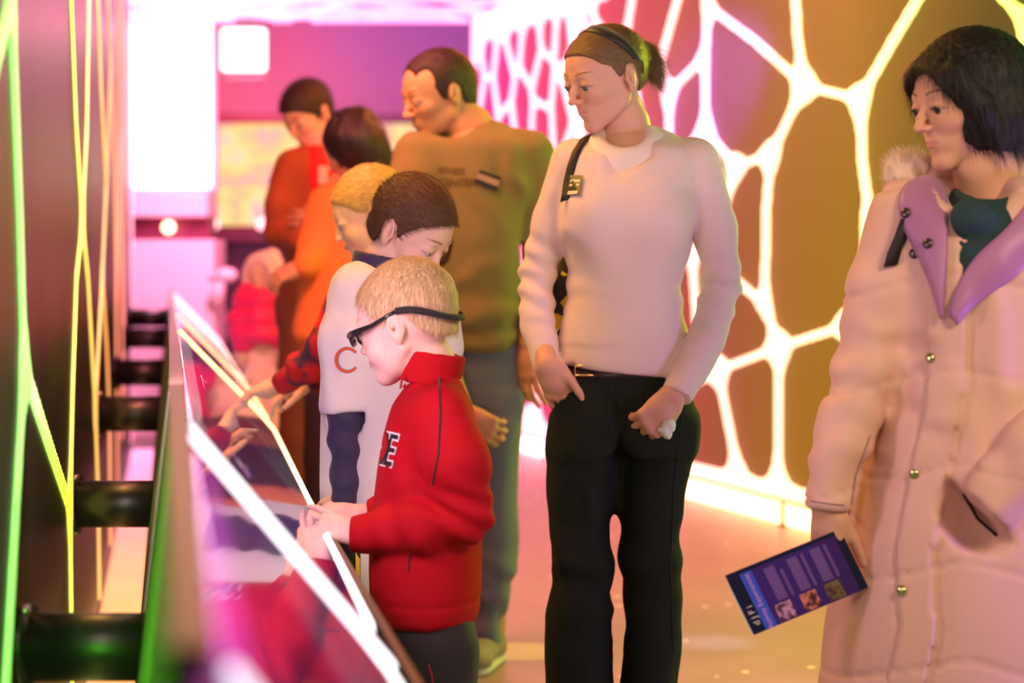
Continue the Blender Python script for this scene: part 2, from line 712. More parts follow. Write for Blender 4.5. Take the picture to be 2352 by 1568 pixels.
def wrap_flat(name, bvh, V, F, material, parent, lift=0.0015, label=None, sub=0):
    """lay a flat mesh (world coords, near the surface) onto the surface by casting away from the camera"""
    P = []
    for v in V:
        d = (Vector(v) - CAMP).normalized()
        loc, nor, i, dist = bvh.ray_cast(CAMP, d)
        if loc is None:
            loc, nor, i, dist = bvh.find_nearest(Vector(v))
        if nor.dot(d) > 0:
            nor = -nor
        P.append(np.array(loc) + np.array(nor) * lift)
    return mesh_obj(name, np.array(P), F, material, parent, False, label=label)


def text_mesh(txt, size=1.0, extrude=0.0, bold=0.0, res=3):
    cu = bpy.data.curves.new('t', 'FONT')
    cu.body = txt
    cu.size = size
    cu.extrude = extrude
    cu.offset = bold
    cu.resolution_u = res
    cu.align_x = 'CENTER'
    cu.align_y = 'CENTER'
    o = bpy.data.objects.new('t', cu)
    COL.objects.link(o)
    bpy.context.view_layer.update()
    me = bpy.data.meshes.new_from_object(o.evaluated_get(bpy.context.evaluated_depsgraph_get()))
    V = np.array([v.co[:] for v in me.vertices]) if len(me.vertices) else np.zeros((0, 3))
    F = [tuple(p.vertices) for p in me.polygons]
    bpy.data.objects.remove(o)
    bpy.data.meshes.remove(me)
    bpy.data.curves.remove(cu)
    return V, F


# ================================================================== THE SETTING
M_panel = mat('dark_brown_laminate', (0.022, 0.017, 0.013), 0.36, spec=0.3, var=0.12, varscale=3, bump=('noise', 60, 0.15))
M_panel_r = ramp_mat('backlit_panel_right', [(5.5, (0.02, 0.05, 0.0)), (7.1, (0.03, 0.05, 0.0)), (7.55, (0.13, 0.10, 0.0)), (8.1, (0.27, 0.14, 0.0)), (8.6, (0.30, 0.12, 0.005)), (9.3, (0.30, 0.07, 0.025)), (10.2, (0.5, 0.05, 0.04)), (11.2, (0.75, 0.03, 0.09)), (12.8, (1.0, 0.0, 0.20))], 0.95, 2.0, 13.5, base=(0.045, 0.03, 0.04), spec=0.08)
M_black = mat('black_steel', (0.012, 0.012, 0.013), 0.38, spec=0.6, bump=('noise', 120, 0.1))
M_ceil = mat('ceiling_dark_board', (0.22, 0.14, 0.17), 0.8, var=0.1)
M_backwall = mat('lilac_plaster', (0.42, 0.36, 0.46), 0.85, var=0.05, bump=('noise', 40, 0.1))
M_white = mat('white_laminate', (0.80, 0.74, 0.78), 0.35)

# floor: pale terrazzo-like resin with bright flecks
M_floor = mat('speckled_resin_floor', (0.46, 0.40, 0.38), 0.42, spec=0.2)
nt = M_floor.node_tree
b = nt.nodes['Principled BSDF']
tc = nt.nodes.new('ShaderNodeTexCoord')
vo = nt.nodes.new('ShaderNodeTexVoronoi'); vo.inputs['Scale'].default_value = 7.0
nt.links.new(tc.outputs['Object'], vo.inputs['Vector'])
lt = nt.nodes.new('ShaderNodeMath'); lt.operation = 'LESS_THAN'; lt.inputs[1].default_value = 0.085
nt.links.new(vo.outputs['Distance'], lt.inputs[0])
no = nt.nodes.new('ShaderNodeTexNoise'); no.inputs['Scale'].default_value = 2.3; no.inputs['Detail'].default_value = 6
nt.links.new(tc.outputs['Object'], no.inputs['Vector'])
cr = nt.nodes.new('ShaderNodeValToRGB')
cr.color_ramp.elements[0].color = (0.27, 0.22, 0.20, 1); cr.color_ramp.elements[1].color = (0.36, 0.31, 0.28, 1)
nt.links.new(no.outputs['Fac'], cr.inputs[0])
mx = nt.nodes.new('ShaderNodeMix'); mx.data_type = 'RGBA'
nt.links.new(lt.outputs[0], mx.inputs[0]); nt.links.new(cr.outputs[0], mx.inputs[6]); mx.inputs[7].default_value = (0.95, 0.92, 0.88, 1)
nt.links.new(mx.outputs[2], b.inputs['Base Color'])


def quad_struct(name, pts, m, t=0.05, nrm=(0, 0, -1)):
    mb = MB().prism(pts, np.array(nrm, float) * t)
    return tag(mb.build(name, m), kind='structure')


quad_struct('floor', [(-5, -1, 0), (6, -1, 0), (6, 18, 0), (-5, 18, 0)], M_floor, 0.05, (0, 0, -1))
nR = np.array([1, 0.34, 0]) / math.hypot(1, 0.34)      # into the right wall
nL = np.array([-1, -0.175, 0]) / math.hypot(1, 0.175)  # into the left wall
PH = 2.76
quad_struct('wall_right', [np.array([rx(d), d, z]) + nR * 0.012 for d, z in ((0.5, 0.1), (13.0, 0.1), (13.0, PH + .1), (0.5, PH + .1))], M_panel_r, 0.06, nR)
quad_struct('wall_left', [np.array([lx(d), d, z]) for d, z in ((0.5, 0.04), (11.9, 0.04), (11.9, PH), (0.5, PH))], M_panel, 0.06, nL)
quad_struct('wall_back', [(-5, 16.6, 0), (6, 16.6, 0), (6, 16.6, 4), (-5, 16.6, 4)], M_backwall, 0.08, (0, 1, 0))
quad_struct('ceiling', [(-2.6, -1, PH + .06), (4.6, -1, PH + .06), (0.6, 13, PH + .06), (-2.9, 13, PH + .06)], M_ceil, 0.06, (0, 0, 1))
quad_struct('ceiling_2', [(-5, 13.1, 3.9), (6, 13.1, 3.9), (6, 16.6, 3.9), (-5, 16.6, 3.9)], M_ceil, 0.06, (0, 0, 1))


# ---- glowing lattices
def seg2(U, W, a, b, r0, r1=None):
    r1 = r0 if r1 is None else r1
    ax_, az = a; bx, bz = b
    dx, dz = bx - ax_, bz - az
    L2 = dx * dx + dz * dz + 1e-9
    t = np.clip(((U - ax_) * dx + (W - az) * dz) / L2, 0, 1)
    return np.sqrt((U - ax_ - t * dx) ** 2 + (W - az - t * dz) ** 2) - (r0 + (r1 - r0) * t)


def lattice(name, u0, u1, z0, z1, h, field, tomap, thick, material, label, cat):
    us = np.arange(u0, u1 + h, h); zs = np.arange(z0, z1 + h, h)
    U, W = us[:, None], zs[None, :]
    F2 = field(U, W)
    F2 = np.maximum(F2, np.maximum(u0 + 1.5 * h - U, U - u1 + 1.5 * h))
    F2 = np.maximum(F2, np.maximum(z0 + 1.5 * h - W, W - z1 + 1.5 * h))
    nl = 6
    ws = np.linspace(-2.5, 2.5, nl) * h * 0.5
    F3 = np.maximum(F2[:, None, :], (np.abs(ws) - h * 0.5 * 1.6)[None, :, None])
    # surfnet assumes a cubic grid; rescale the thin axis afterwards
    V, Q = surfnet(F3.astype(np.float32), np.zeros(3), 1.0)
    V = relax(V, Q, 3, 0.5)
    uu = us[0] + V[:, 0] * h
    zz = zs[0] + V[:, 2] * h
    ww = (V[:, 1] - 2.5) / 1.6 * thick * 0.5
    P = tomap(uu, ww, zz)
    return tag(mesh_obj(name, P, Q, material, None, True), label, cat)


def pr(px, py):        # pixel on the right wall -> (depth, z)
    d = 4.14 / (0.34 + (px - 1176.0) / FPX)
    return d, CAM_H - (py - HORIZON) * d / FPX


def pl(px, py):
    d = 0.23 / ((1176.0 - px) / FPX - 0.175)
    return d, CAM_H - (py - HORIZON) * d / FPX


R_edges = [
    [(1600, -170), (1612, -60), (1627, 15), (1620, 125), (1621, 300)], [(1627, 15), (1735, 95), (1848, 197)], [(1815, -235), (1826, -40), (1832, 80), (1848, 197)],
    [(1848, 197), (1975, 228)], [(1975, 228), (2045, 105), (2125, -30), (2215, -330)], [(1975, 228), (1982, 380), (2000, 512)],
    [(2000, 512), (1965, 690), (1942, 748)], [(1942, 748), (1790, 797)], [(1790, 797), (1757, 700), (1760, 480), (1771, 355)],
    [(1771, 355), (1848, 197)], [(1771, 355), (1690, 382)], [(1690, 382), (1621, 300)], [(1690, 382), (1672, 450), (1640, 560)],
    [(1621, 300), (1560, 350), (1530, 430)], [(1609, 140), (1536, 212)], [(1600, -170), (1565, -30), (1516, 145), (1536, 212)], [(1536, 212), (1538, 330), (1530, 430)],
    [(1790, 797), (1787, 1085)], [(1790, 797), (1649, 850)], [(1649, 850), (1692, 1065)], [(1649, 850), (1600, 740), (1590, 590), (1640, 560)],
    [(1757, 700), (1640, 600), (1640, 560)], [(1942, 748), (2010, 860), (2020, 1150)], [(2000, 512), (2130, 470), (2250, 640)],
    [(2250, 640), (2200, 900), (2010, 860)], [(2250, 640), (2420, 600)], [(2130, 470), (2220, 250), (2340, 200)], [(2215, -330), (2290, -20), (2360, 50), (2440, 110)],
    [(2340, 200), (2360, 50)], [(2340, 200), (2500, 330)], [(1649, 850), (1560, 900), (1530, 1060)], [(1530, 430), (1470, 520), (1480, 700), (1560, 900)],
    [(1530, 430), (1590, 590)], [(1470, 520), (1410, 430), (1340, 470)], [(1480, 700), (1400, 800), (1330, 1010)], [(1400, 800), (1330, 700)],
    [(1465, -110), (1455, -20), (1437, 90), (1470, 260), (1530, 430)], [(1330, -90), (1345, -20), (1375, 70), (1437, 90)], [(1305, 0), (1315, 110), (1290, 170), (1375, 70)],
    [(2200, 900), (2300, 1200)], [(1290, 170), (1330, 330), (1340, 470)],
]
SR = [[pr(*p) for p in e] for e in R_edges]
rs = np.random.RandomState(5)
seeds = []
for i in range(9):
    for j in range(9):
        seeds.append((10.55 + i * 0.34 + rs.uniform(-.10, .10), 0.1 + j * 0.40 + (i % 2) * 0.2 + rs.uniform(-.12, .12)))
seeds = np.array(seeds)
seeds2 = seeds + rs.uniform(-.2, .2, seeds.shape)
near_seeds = np.array([(1.2 + i * .75 + rs.uniform(-.2, .2), j * .8 + .3 * (i % 2) + rs.uniform(-.2, .2)) for i in range(8) for j in range(5)])


def vor(U, W, S, r):
    d1 = np.full(np.broadcast(U, W).shape, 99.0); d2 = d1.copy()
    for (a, b_) in S:
        d = np.sqrt((U - a) ** 2 + (W - b_) ** 2 * 0.55)
        m = d < d1
        d2 = np.where(m, d1, np.minimum(d2, d)); d1 = np.where(m, d, d1)
    return (d2 - d1) * 0.5 - r


def fieldR(U, W):
    F = np.full(np.broadcast(U, W).shape, 9.0)
    for q in SR:
        G = np.full(F.shape, 9.0)
        for i in range(len(q) - 1):
            G = np.minimum(G, seg2(U, W, q[i], q[i + 1], 0.019))
        F = smin(F, G, 0.11)
    F = smin(F, np.maximum(vor(U, W, seeds, 0.013), 10.75 - U), 0.03)
    F = smin(F, np.maximum(vor(U, W, near_seeds, 0.02), U - 6.7), 0.05)
    F = smin(F, W - 0.19, 0.16)           # base band
    F = smin(F, (2.60 - W) + np.maximum(0, (10.6 - U) * 3), 0.10)   # deep white band near the far end
    F = smin(F, 2.70 - W, 0.1)
    F = smin(F, 12.93 - U, 0.08)
    return F


stopsR = [(2.5, (0.08, 0.75, 0.03)), (6.5, (0.20, 1.0, 0.03)), (7.1, (0.75, 0.75, 0.10)), (7.9, (1.0, 0.62, 0.26)), (9.2, (1.0, 0.46, 0.32)), (10.4, (1.0, 0.38, 0.38)), (12.8, (1.0, 0.30, 0.42))]
M_latR = ramp_mat('led_lattice_warm', stopsR, 2.3, 2.0, 13.5)
lattice('light_lattice', 1.0, 12.95, 0.10, PH + 0.05, 0.013, fieldR,
        lambda u, w, z: np.stack([4.14 - 0.34 * u, u, z], 1) + nR[None, :] * w[:, None], 0.034, M_latR,
        'glowing cream-to-white web of cells along the right-hand wall', 'light')

L_edges = [
    [(-15, -1500), (17, -120), (20, 0), (40, 500), (50, 850)], [(50, 850), (32, 1150), (8, 1568), (-8, 1800)], [(52, 850), (105, 1010), (157, 1165)],
    [(157, 1165), (160, 1420), (163, 1700)], [(150, -900), (155, -90), (160, 0), (172, 300), (186, 512)], [(212, -560), (203, -90), (201, 0), (196, 300), (186, 512)],
    [(186, 512), (172, 640), (163, 900), (157, 1165)], [(186, 512), (199, 640), (208, 800), (216, 935)], [(216, 935), (232, 640), (241, 430), (229, 200), (222, 0), (212, -560)],
    [(216, 935), (223, 1150), (228, 1568)], [(232, 640), (243, 800), (249, 950), (252, 1300)], [(241, 430), (252, 150), (246, 0), (250, -260)],
    [(252, 150), (262, 420), (265, 700), (268, 1100)], [(265, 700), (272, 400), (268, 0), (262, -180)], [(272, 400), (279, 700), (279, 1000)], [(276, 0), (280, 300), (272, 400)],
    [(281, 0), (284, 300), (282, 600), (284, 900)],
    [(-200, -900), (-90, 420), (20, 0)], [(-90, 420), (-110, 1000), (-160, 1900)], [(-110, 1000), (-8, 1800)],
]
SL = [[pl(*p) for p in e] for e in L_edges]


def fieldL(U, W):
    F = np.full(np.broadcast(U, W).shape, 9.0)
    for q in SL:
        G = np.full(F.shape, 9.0)
        for i in range(len(q) - 1):
            G = np.minimum(G, seg2(U, W, q[i], q[i + 1], 0.02))
        F = smin(F, G, 0.10)
    F = smin(F, np.maximum(vor(U, W, near_seeds, 0.018), U - 2.1), 0.05)
    F = smin(F, 11.8 - U, 0.05)
    F = smin(F, PH - 0.06 - W, 0.08)
    return F


stopsL = [(2.0, (0.12, 0.8, 0.05)), (3.1, (0.24, 0.85, 0.12)), (4.2, (0.70, 0.85, 0.03)), (5.5, (0.95, 0.62, 0.08)), (7.0, (1.0, 0.36, 0.08)), (9.0, (1.0, 0.22, 0.12)), (11.5, (1.0, 0.22, 0.40))]
M_latL = ramp_mat('led_lattice_left', stopsL, 0.95, 1.0, 12.5)
lattice('light_lattice', 1.0, 11.85, 0.05, PH - 0.02, 0.013, fieldL,
        lambda u, w, z: np.stack([-0.23 - 0.175 * u, u, z], 1) - nL[None, :] * (w[:, None] + 0.003), 0.012, M_latL,
        'thin glowing green-to-orange web of slits on the dark left-hand wall', 'light')

# ceiling lattice
cs = np.array([(8.0 + i * 0.42 + rs.uniform(-.21, .21), -3.4 + j * 0.42 + (i % 2) * .2 + rs.uniform(-.2, .2)) for i in range(13) for j in range(12)])


def vorc(U, W, S, r):
    d1 = np.full(np.broadcast(U, W).shape, 99.0); d2 = d1.copy()
    for (a, b_) in S:
        d = np.sqrt((U - a) ** 2 + (W - b_) ** 2)
        m = d < d1
        d2 = np.where(m, d1, np.minimum(d2, d)); d1 = np.where(m, d, d1)
    return (d2 - d1) * 0.5 - r


M_latC = ramp_mat('led_lattice_pink', [(8, (1.0, 0.35, 0.45)), (13, (1.0, 0.22, 0.62))], 1.7, 7.0, 14.0)
lattice('ceiling_lattice', 8.0, 12.98, -2.75, 1.30, 0.022,
        lambda U, W: np.minimum(smin(vorc(U, W, cs, 0.04), 12.93 - U, 0.05), 9),
        lambda u, w, z: np.stack([z, u, np.full_like(u, PH) + w], 1), 0.04, M_latC,
        'glowing pink web of cells hung under the ceiling', 'light')

# plinth glow at the foot of the right wall, with small dark feet
M_plR = ramp_mat('led_plinth_right', [(6.6, (0.9, 0.8, 0.12)), (8.2, (1.0, 0.46, 0.14)), (10, (1.0, 0.34, 0.22)), (12.8, (1.0, 0.32, 0.45))], 6.0, 2.0, 13.5)
mb = MB().prism([np.array([rx(d), d, z]) + nR * 0.03 for d, z in ((0.8, 0.0), (12.95, 0.0), (12.95, 0.1), (0.8, 0.1))], nR * 0.03)
tag(mb.build('plinth_light', M_plR), 'bright strip of light along the foot of the right-hand wall', 'light')
for i, d in enumerate((8.66, 10.2, 11.6, 7.2)):
    mb = MB().box(np.array([rx(d), d, 0.05]) - nR * 0.0, (0.018, 0.03, 0.10), bevel=0.003)
    mb.box(np.array([rx(d), d, 0.004]) - nR * 0.0, (0.04, 0.05, 0.008))
    tag(mb.build('wall_foot', M_black), 'small dark steel foot under the glowing right-hand wall frame', 'bracket', 'feet of the right wall frame')
M_plL = ramp_mat('led_plinth_left', [(2, (0.3, 0.9, 0.05)), (5.0, (1.0, 0.36, 0.03)), (7.0, (1.0, 0.34, 0.10)), (8.6, (1.0, 0.25, 0.25)), (11.5, (1.0, 0.25, 0.6))], 0.95, 1.0, 12.5)
mb = MB().prism([np.array([lx(d), d, z]) - nL * 0.005 for d, z in ((1.5, 0.0), (11.9, 0.0), (11.9, 0.03), (1.5, 0.03))], -nL * 0.13)
tag(mb.build('plinth_light', M_plL), 'glowing orange strip along the floor below the left-hand wall', 'light')

# ---- back hall
M_mural = bpy.data.materials.new('backlit_graphic'); M_mural.use_nodes = True
nt = M_mural.node_tree; b = nt.nodes['Principled BSDF']
tc = nt.nodes.new('ShaderNodeTexCoord'); mp = nt.nodes.new('ShaderNodeMapping'); mp.inputs['Scale'].default_value = (2.0, 1, 2.6)
nt.links.new(tc.outputs['Object'], mp.inputs[0])
no = nt.nodes.new('ShaderNodeTexNoise'); no.inputs['Scale'].default_value = 1.6; no.inputs['Detail'].default_value = 5
nt.links.new(mp.outputs[0], no.inputs['Vector'])
cr = nt.nodes.new('ShaderNodeValToRGB'); el = cr.color_ramp.elements
for _ in range(3):
    el.new(0.5)
for e, (p, c) in zip(el, [(0.30, (0.75, 0.35, 0.80)), (0.42, (1.0, 0.50, 0.35)), (0.52, (1.0, 0.72, 0.20)), (0.60, (1.0, 0.80, 0.40)), (0.72, (0.9, 0.40, 0.55))]):
    e.position = p; e.color = (*c, 1)
nt.links.new(no.outputs['Fac'], cr.inputs[0]); nt.links.new(cr.outputs[0], b.inputs['Emission Color']); b.inputs['Emission Strength'].default_value = 0.85
b.inputs['Base Color'].default_value = (0.05, 0.04, 0.05, 1)
pn = empty('graphic_panel', (-1.3, 16.5, 1.45), 'long backlit yellow and pink picture band on the far wall', 'picture')
MB().box((-1.3, 16.54, 1.90), (4.6, 0.06, 0.86), bevel=0.01).build('picture', M_mural, pn)
M_dkframe = mat('plum_frame', (0.20, 0.06, 0.14), 0.4)
mb = MB()
mb.box((-1.3, 16.52, 2.37), (4.7, 0.12, 0.08), bevel=0.01); mb.box((-1.3, 16.52, 1.43), (4.7, 0.12, 0.08), bevel=0.01)
mb.build('frame', M_dkframe, pn)
M_plum = mat('plum_cabinet', (0.10, 0.03, 0.10), 0.5, var=0.1)
ct = empty('display_counter', (-1.3, 16.1, 0), 'low dark plum counter below the far picture band', 'counter')
MB().box((-1.3, 16.15, 0.66), (4.6, 0.6, 1.32), bevel=0.01).build('cabinet', M_plum, ct)
MB().box((-1.3, 16.12, 1.35), (4.7, 0.7, 0.05), bevel=0.008).build('worktop', M_dkframe, ct)
M_bulb = mat('warm_bulb', (1, .8, .7), 0.3, emit=(1.0, 0.45, 0.5), estr=2.2)
for x, z, dd, nm in ((-2.42, 1.47, 15.7, 'small pink round lamp on the far counter beside the white cabinet'), (-2.02, 1.47, 15.7, 'small pink round lamp on the far counter behind the man in brown')):
    lm = empty('globe_lamp', (x, dd, 1.375), nm, 'lamp', 'round lamps on the far counter')
    MB().tube([(x, dd + .15, 1.375), (x, dd + .15, 1.43)], 0.02).build('base', M_black, lm, True)
    MB().sphere((x, dd + .15, 1.47), 0.05).build('globe', M_bulb, lm, True)

# big white screen on its cabinet
M_screen = mat('bright_screen', (1, 1, 1), 0.3, emit=(0.95, 0.95, 1.0), estr=1.5)
xl, xr_, DK = J(300, 0, 13.2)[0], J(487, 0, 13.2)[0], 13.2
kc = (xl + xr_) / 2; kw = xr_ - xl
scr = empty('projection_screen', (kc, DK, 1.66), 'tall glowing white screen above the pale pink cabinet', 'screen')
zt, zb = J(0, 33, DK)[2], J(0, 433, DK)[2]
MB().box((kc, DK, (zt + zb) / 2), (kw, 0.06, zt - zb), bevel=0.02).build('display', M_screen, scr)
mb = MB(); mb.box((kc, DK + .05, (zt + zb) / 2), (kw + .06, 0.05, zt - zb + .05), bevel=0.01)
mb.box((xl - .03, DK - 0.02, zt - 0.2), (0.05, 0.08, 0.12), bevel=0.01)
mb.build('housing', mat('pink_housing', (0.6, 0.3, 0.4), 0.5), scr)
kb = empty('cabinet', (kc, DK, 0), 'pale pink-white cabinet with a dark slot below the white screen', 'cabinet')
M_kb = mat('pale_cabinet', (0.85, 0.62, 0.74), 0.45)
z1, z2, z3 = J(0, 438, DK)[2], J(0, 500, DK)[2], J(0, 552, DK)[2]
MB().box((kc, DK + .02, (z1 + z2) / 2 - .005), (kw, 0.5, z1 - z2 - .012), bevel=0.012).build('upper_box', M_kb, kb)
MB().box((kc + .02, DK + .02, z3 / 2), (kw + 0.06, 0.5, z3), bevel=0.012).build('lower_box', M_kb, kb)
MB().box((kc, DK + .08, (z2 + z3) / 2), (kw - .02, 0.3, z2 - z3 + .01)).build('slot', mat('dark_slot', (0.22, 0.02, 0.08), 0.4), kb)
c = J(387, 522, DK - .2)
MB().sphere(c, 0.042).build('lamp', mat('orange_bulb', (1, .8, .6), 0.3, emit=(1, 0.42, 0.25), estr=6.0), kb, True)
c = J(520, 632, DK - .25)
mb = MB(); mb.sphere(c, (0.075, 0.06, 0.05)); mb.tube([c, c + np.array([-0.13, .05, -0.02])], 0.03); mb.tube([c + np.array([-.03, 0, -.02]), c + np.array([-.08, .02, -.2])], [0.03, 0.06])
mb.build('dial', mat('pale_dial', (0.85, 0.6, 0.65), 0.4), kb, True)

# square lit sign
sg = empty('ceiling_sign', J(560, 165, 14.0), 'small square glowing white lightbox hanging on the far pink wall', 'sign')
a_, b_ = J(509, 163, 14.0), J(611, 66, 14.0)
MB().box(((a_[0] + b_[0]) / 2, 14.0, (a_[2] + b_[2]) / 2), (b_[0] - a_[0], 0.09, b_[2] - a_[2]), bevel=0.02).build('lightbox', mat('white_lightbox', (1, 1, 1), 0.4, emit=(1.0, 0.86, 0.74), estr=2.6), sg)
mb = MB(); mb.box(((a_[0] + b_[0]) / 2, 14.0, b_[2] + .02), (0.17, 0.07, 0.05), bevel=0.01); mb.tube([((a_[0] + b_[0]) / 2, 14.0, b_[2]), ((a_[0] + b_[0]) / 2, 14.0, 3.9)], 0.012)
mb.box(((a_[0] + b_[0]) / 2, 14.0, a_[2] - .05), (0.3, 0.06, 0.02))
mb.build('bracket', M_kb, sg)

# low stool in the hall
st = empty('stool', J(685, 1000, 12.3) * np.array([1, 1, 0]), 'low dark red stool with pale legs on the pink floor', 'stool')
sc_ = J(685, 940, 12.3)
MB().box((sc_[0], 12.3, 0.30), (0.20, 0.3, 0.20), bevel=0.03).build('seat', mat('dark_red_vinyl', (0.10, 0.008, 0.02), 0.5), st)
M_leg = mat('pale_leg', (0.9, 0.6, 0.7), 0.4)
for sx_ in (-1, 1):
    for sy_ in (-1, 1):
        MB().box((sc_[0] + sx_ * .115, 12.3 + sy_ * .13, 0.22), (0.05, 0.05, 0.44), bevel=0.008).build('leg', M_leg, st)

# ================================================================== CONSOLE (long sloping touch table)
def cpt(xo, d, z):
    return np.array([xo - 0.175 * d, d, z])


ZH, ZL, XH, XL_ = 0.97, 0.68, 0.006, 0.27
con = empty('exhibit_console', cpt(0.1, 2.6, 0), 'long sloping glass-topped exhibit console running along the left wall', 'console')
M_conback = mat('olive_steel_back', (0.10, 0.115, 0.06), 0.42, spec=0.5, var=0.12, varscale=5, bump=('noise', 30, 0.12))
M_rim = mat('bronze_rim', (0.15, 0.085, 0.05), 0.45, metal=0.4)
d0, d1 = 0.95, 12.6
MB().prism([cpt(-0.055, d0, 0.48), cpt(-0.055, d1, 0.48), cpt(0.0, d1, ZH), cpt(0.0, d0, ZH)], (0.014, 0, 0)).build('back_panel', M_conback, con)
MB().prism([cpt(0.0, d0, ZH), cpt(0.0, d1, ZH), cpt(0.022, d1, ZH + .002), cpt(0.022, d0, ZH + .002)], (0, 0, 0.012)).build('top_rim', M_rim, con)
MB().prism([cpt(XL_ + 0.018, d0, ZL - 0.045), cpt(XL_ + 0.018, d1, ZL - 0.045), cpt(XL_ + 0.018, d1, ZL - .008), cpt(XL_ + 0.018, d0, ZL - .008)], (0.012, 0, 0)).build('front_rim', M_rim, con)
MB().prism([cpt(0.0, d0, 0.48), cpt(0.02, d0, ZH - 0.03), cpt(XL_ + .01, d0, ZL - 0.06), cpt(XL_ - 0.03, d0, 0.48)], np.array([-0.175 * (d1 - d0), d1 - d0, 0])).build('body', mat('console_dark', (0.03, 0.028, 0.03), 0.5), con)
for k, d in enumerate((1.4, 5.0, 9.0)):
    MB().box(cpt(0.1, d, 0.24), (0.12, 0.35, 0.48), bevel=0.01).build('pedestal', M_black, con)
# displays: panels between lit seams
def dpt(t, d, up=0.0):
    return cpt(XH + 0.016 * (1 - t) + (XL_ - XH) * t + 0.012 * t * min(max(d - 2.5, -1.5), 3.0), d, ZH + (ZL - ZH) * t) + slope_n * up



seams = [0.98, 2.42, 5.9, 7.7, 9.6, 11.2, 12.5]
slope = np.array([XL_ - XH, 0, ZL - ZH]); slope_n = np.array([-slope[2], 0, slope[0]]); slope_n /= np.linalg.norm(slope_n)


def M_display(i, base):
    m = bpy.data.materials.new('display_glass'); m.use_nodes = True
    nt = m.node_tree; b = nt.nodes['Principled BSDF']
    b.inputs['Base Color'].default_value = (0.02, 0.012, 0.02, 1); b.inputs['Roughness'].default_value = 0.035
    b.inputs['Specular IOR Level'].default_value = 0.8; b.inputs['IOR'].default_value = 1.55
    b.inputs['Coat Weight'].default_value = 1.0; b.inputs['Coat Roughness'].default_value = 0.03
    g = nt.nodes.new('ShaderNodeTexCoord'); mp = nt.nodes.new('ShaderNodeMapping'); mp.inputs['Scale'].default_value = (1.5, .55, 2.5); mp.inputs['Location'].default_value = (base * 3.1, base, 0)
    nt.links.new(g.outputs['Object'], mp.inputs[0])
    n = nt.nodes.new('ShaderNodeTexNoise'); n.inputs['Scale'].default_value = 1.5; n.inputs['Detail'].default_value = 1.5
    nt.links.new(mp.outputs[0], n.inputs['Vector'])
    c = nt.nodes.new('ShaderNodeValToRGB'); el = c.color_ramp.elements
    for _ in range(3):
        el.new(.5)
    cols = [(0.28, (0.10, 0.10, 0.42)), (0.42, (0.55, 0.10, 0.62)), (0.52, (0.62, 0.66, 1.0)), (0.60, (0.85, 0.10, 0.55)), (0.75, (0.35, 0.03, 0.12))]
    for e, (p, q) in zip(el, cols):
        e.position = p; e.color = (*q, 1)
    nt.links.new(n.outputs['Fac'], c.inputs[0]); nt.links.new(c.outputs[0], b.inputs['Emission Color'])
    b.inputs['Emission Strength'].default_value = 0.30
    return m


M_seam = ramp_mat('lit_glass_edge', [(1, (0.80, 0.84, 1.0)), (3.3, (0.85, 0.86, 1.0)), (5.3, (1.0, 0.88, 0.35)), (6.5, (1.0, 0.75, 0.18)), (8, (1.0, 0.5, 0.25)), (12, (1.0, 0.5, 0.5))], 1.5, 0.5, 13.0)
M_bluewhite = mat('pale_lit_margin', (0.7, 0.75, 0.9), 0.06, emit=(0.72, 0.78, 1.0), estr=0.85, coat=1.0)
M_mag = mat('magenta_lit_margin', (0.5, 0.1, 0.5), 0.06, emit=(0.85, 0.10, 0.80), estr=0.85, coat=1.0)
M_txt = mat('screen_text', (0.3, 0.1, 0.3), 0.05, coat=1.0)
nt = M_txt.node_tree; b = nt.nodes['Principled BSDF']
tc = nt.nodes.new('ShaderNodeTexCoord'); sx = nt.nodes.new('ShaderNodeSeparateXYZ'); nt.links.new(tc.outputs['Object'], sx.inputs[0])
m1 = nt.nodes.new('ShaderNodeMath'); m1.operation = 'MULTIPLY'; m1.inputs[1].default_value = 110.0; nt.links.new(sx.outputs['Y'], m1.inputs[0])
m2 = nt.nodes.new('ShaderNodeMath'); m2.operation = 'SINE'; nt.links.new(m1.outputs[0], m2.inputs[0])
cr = nt.nodes.new('ShaderNodeValToRGB'); cr.color_ramp.elements[0].position = 0.4; cr.color_ramp.elements[0].color = (0.45, 0.15, 0.5, 1)
cr.color_ramp.elements[1].position = 0.6; cr.color_ramp.elements[1].color = (1, 0.8, 0.78, 1)
nt.links.new(m2.outputs[0], cr.inputs[0]); nt.links.new(cr.outputs[0], b.inputs['Emission Color']); b.inputs['Emission Strength'].default_value = 0.9
for i in range(len(seams) - 1):
    a, c_ = seams[i] + 0.02, seams[i + 1] - 0.02
    t0, t1 = 0.0, 1.0
    P = dpt
    dm = M_display(i, float(i))
    # slab with rounded far-low and near-low corners
    pts = [P(0, a), P(0, c_), P(.86, c_), P(.95, c_ - .06), P(1, c_ - 0.2), P(1, a + 0.2), P(.95, a + .06), P(.86, a)]
    dsp = MB().prism(pts, -slope_n * 0.02).build('display', dm, con, label='glossy touch display reflecting the visitors')
    # lit edges of the glass
    rt = 0.004
    up = 0.002
    mb = MB()
    mb.tube([P(0.03, a, up), P(.86, a, up), P(.95, a + .06, up), P(1, a + .2, up), P(1, c_ - .2, up), P(.95, c_ - .06, up), P(.86, c_, up), P(0.03, c_, up)], rt, 6)
    mb.build('edge_light', M_seam, dsp, True)
    mb = MB(); mb.prism([P(0.02, a + .03, .001), P(0.02, c_ - .3, .001), P(0.13, c_ - .3, .001), P(0.10, a + .03, .001)], slope_n * .001)
    mb.build('side_band', M_bluewhite if i != 0 else M_mag, dsp)
    if i == 1:
        MB().prism([P(0.17, 4.27, .0015), P(0.17, 2.87, .0015), P(0.36, 2.75, .0015), P(0.40, 4.2, .0015)], slope_n * .001).build('text_block', M_txt, dsp, label='pale block of text lines on the display')
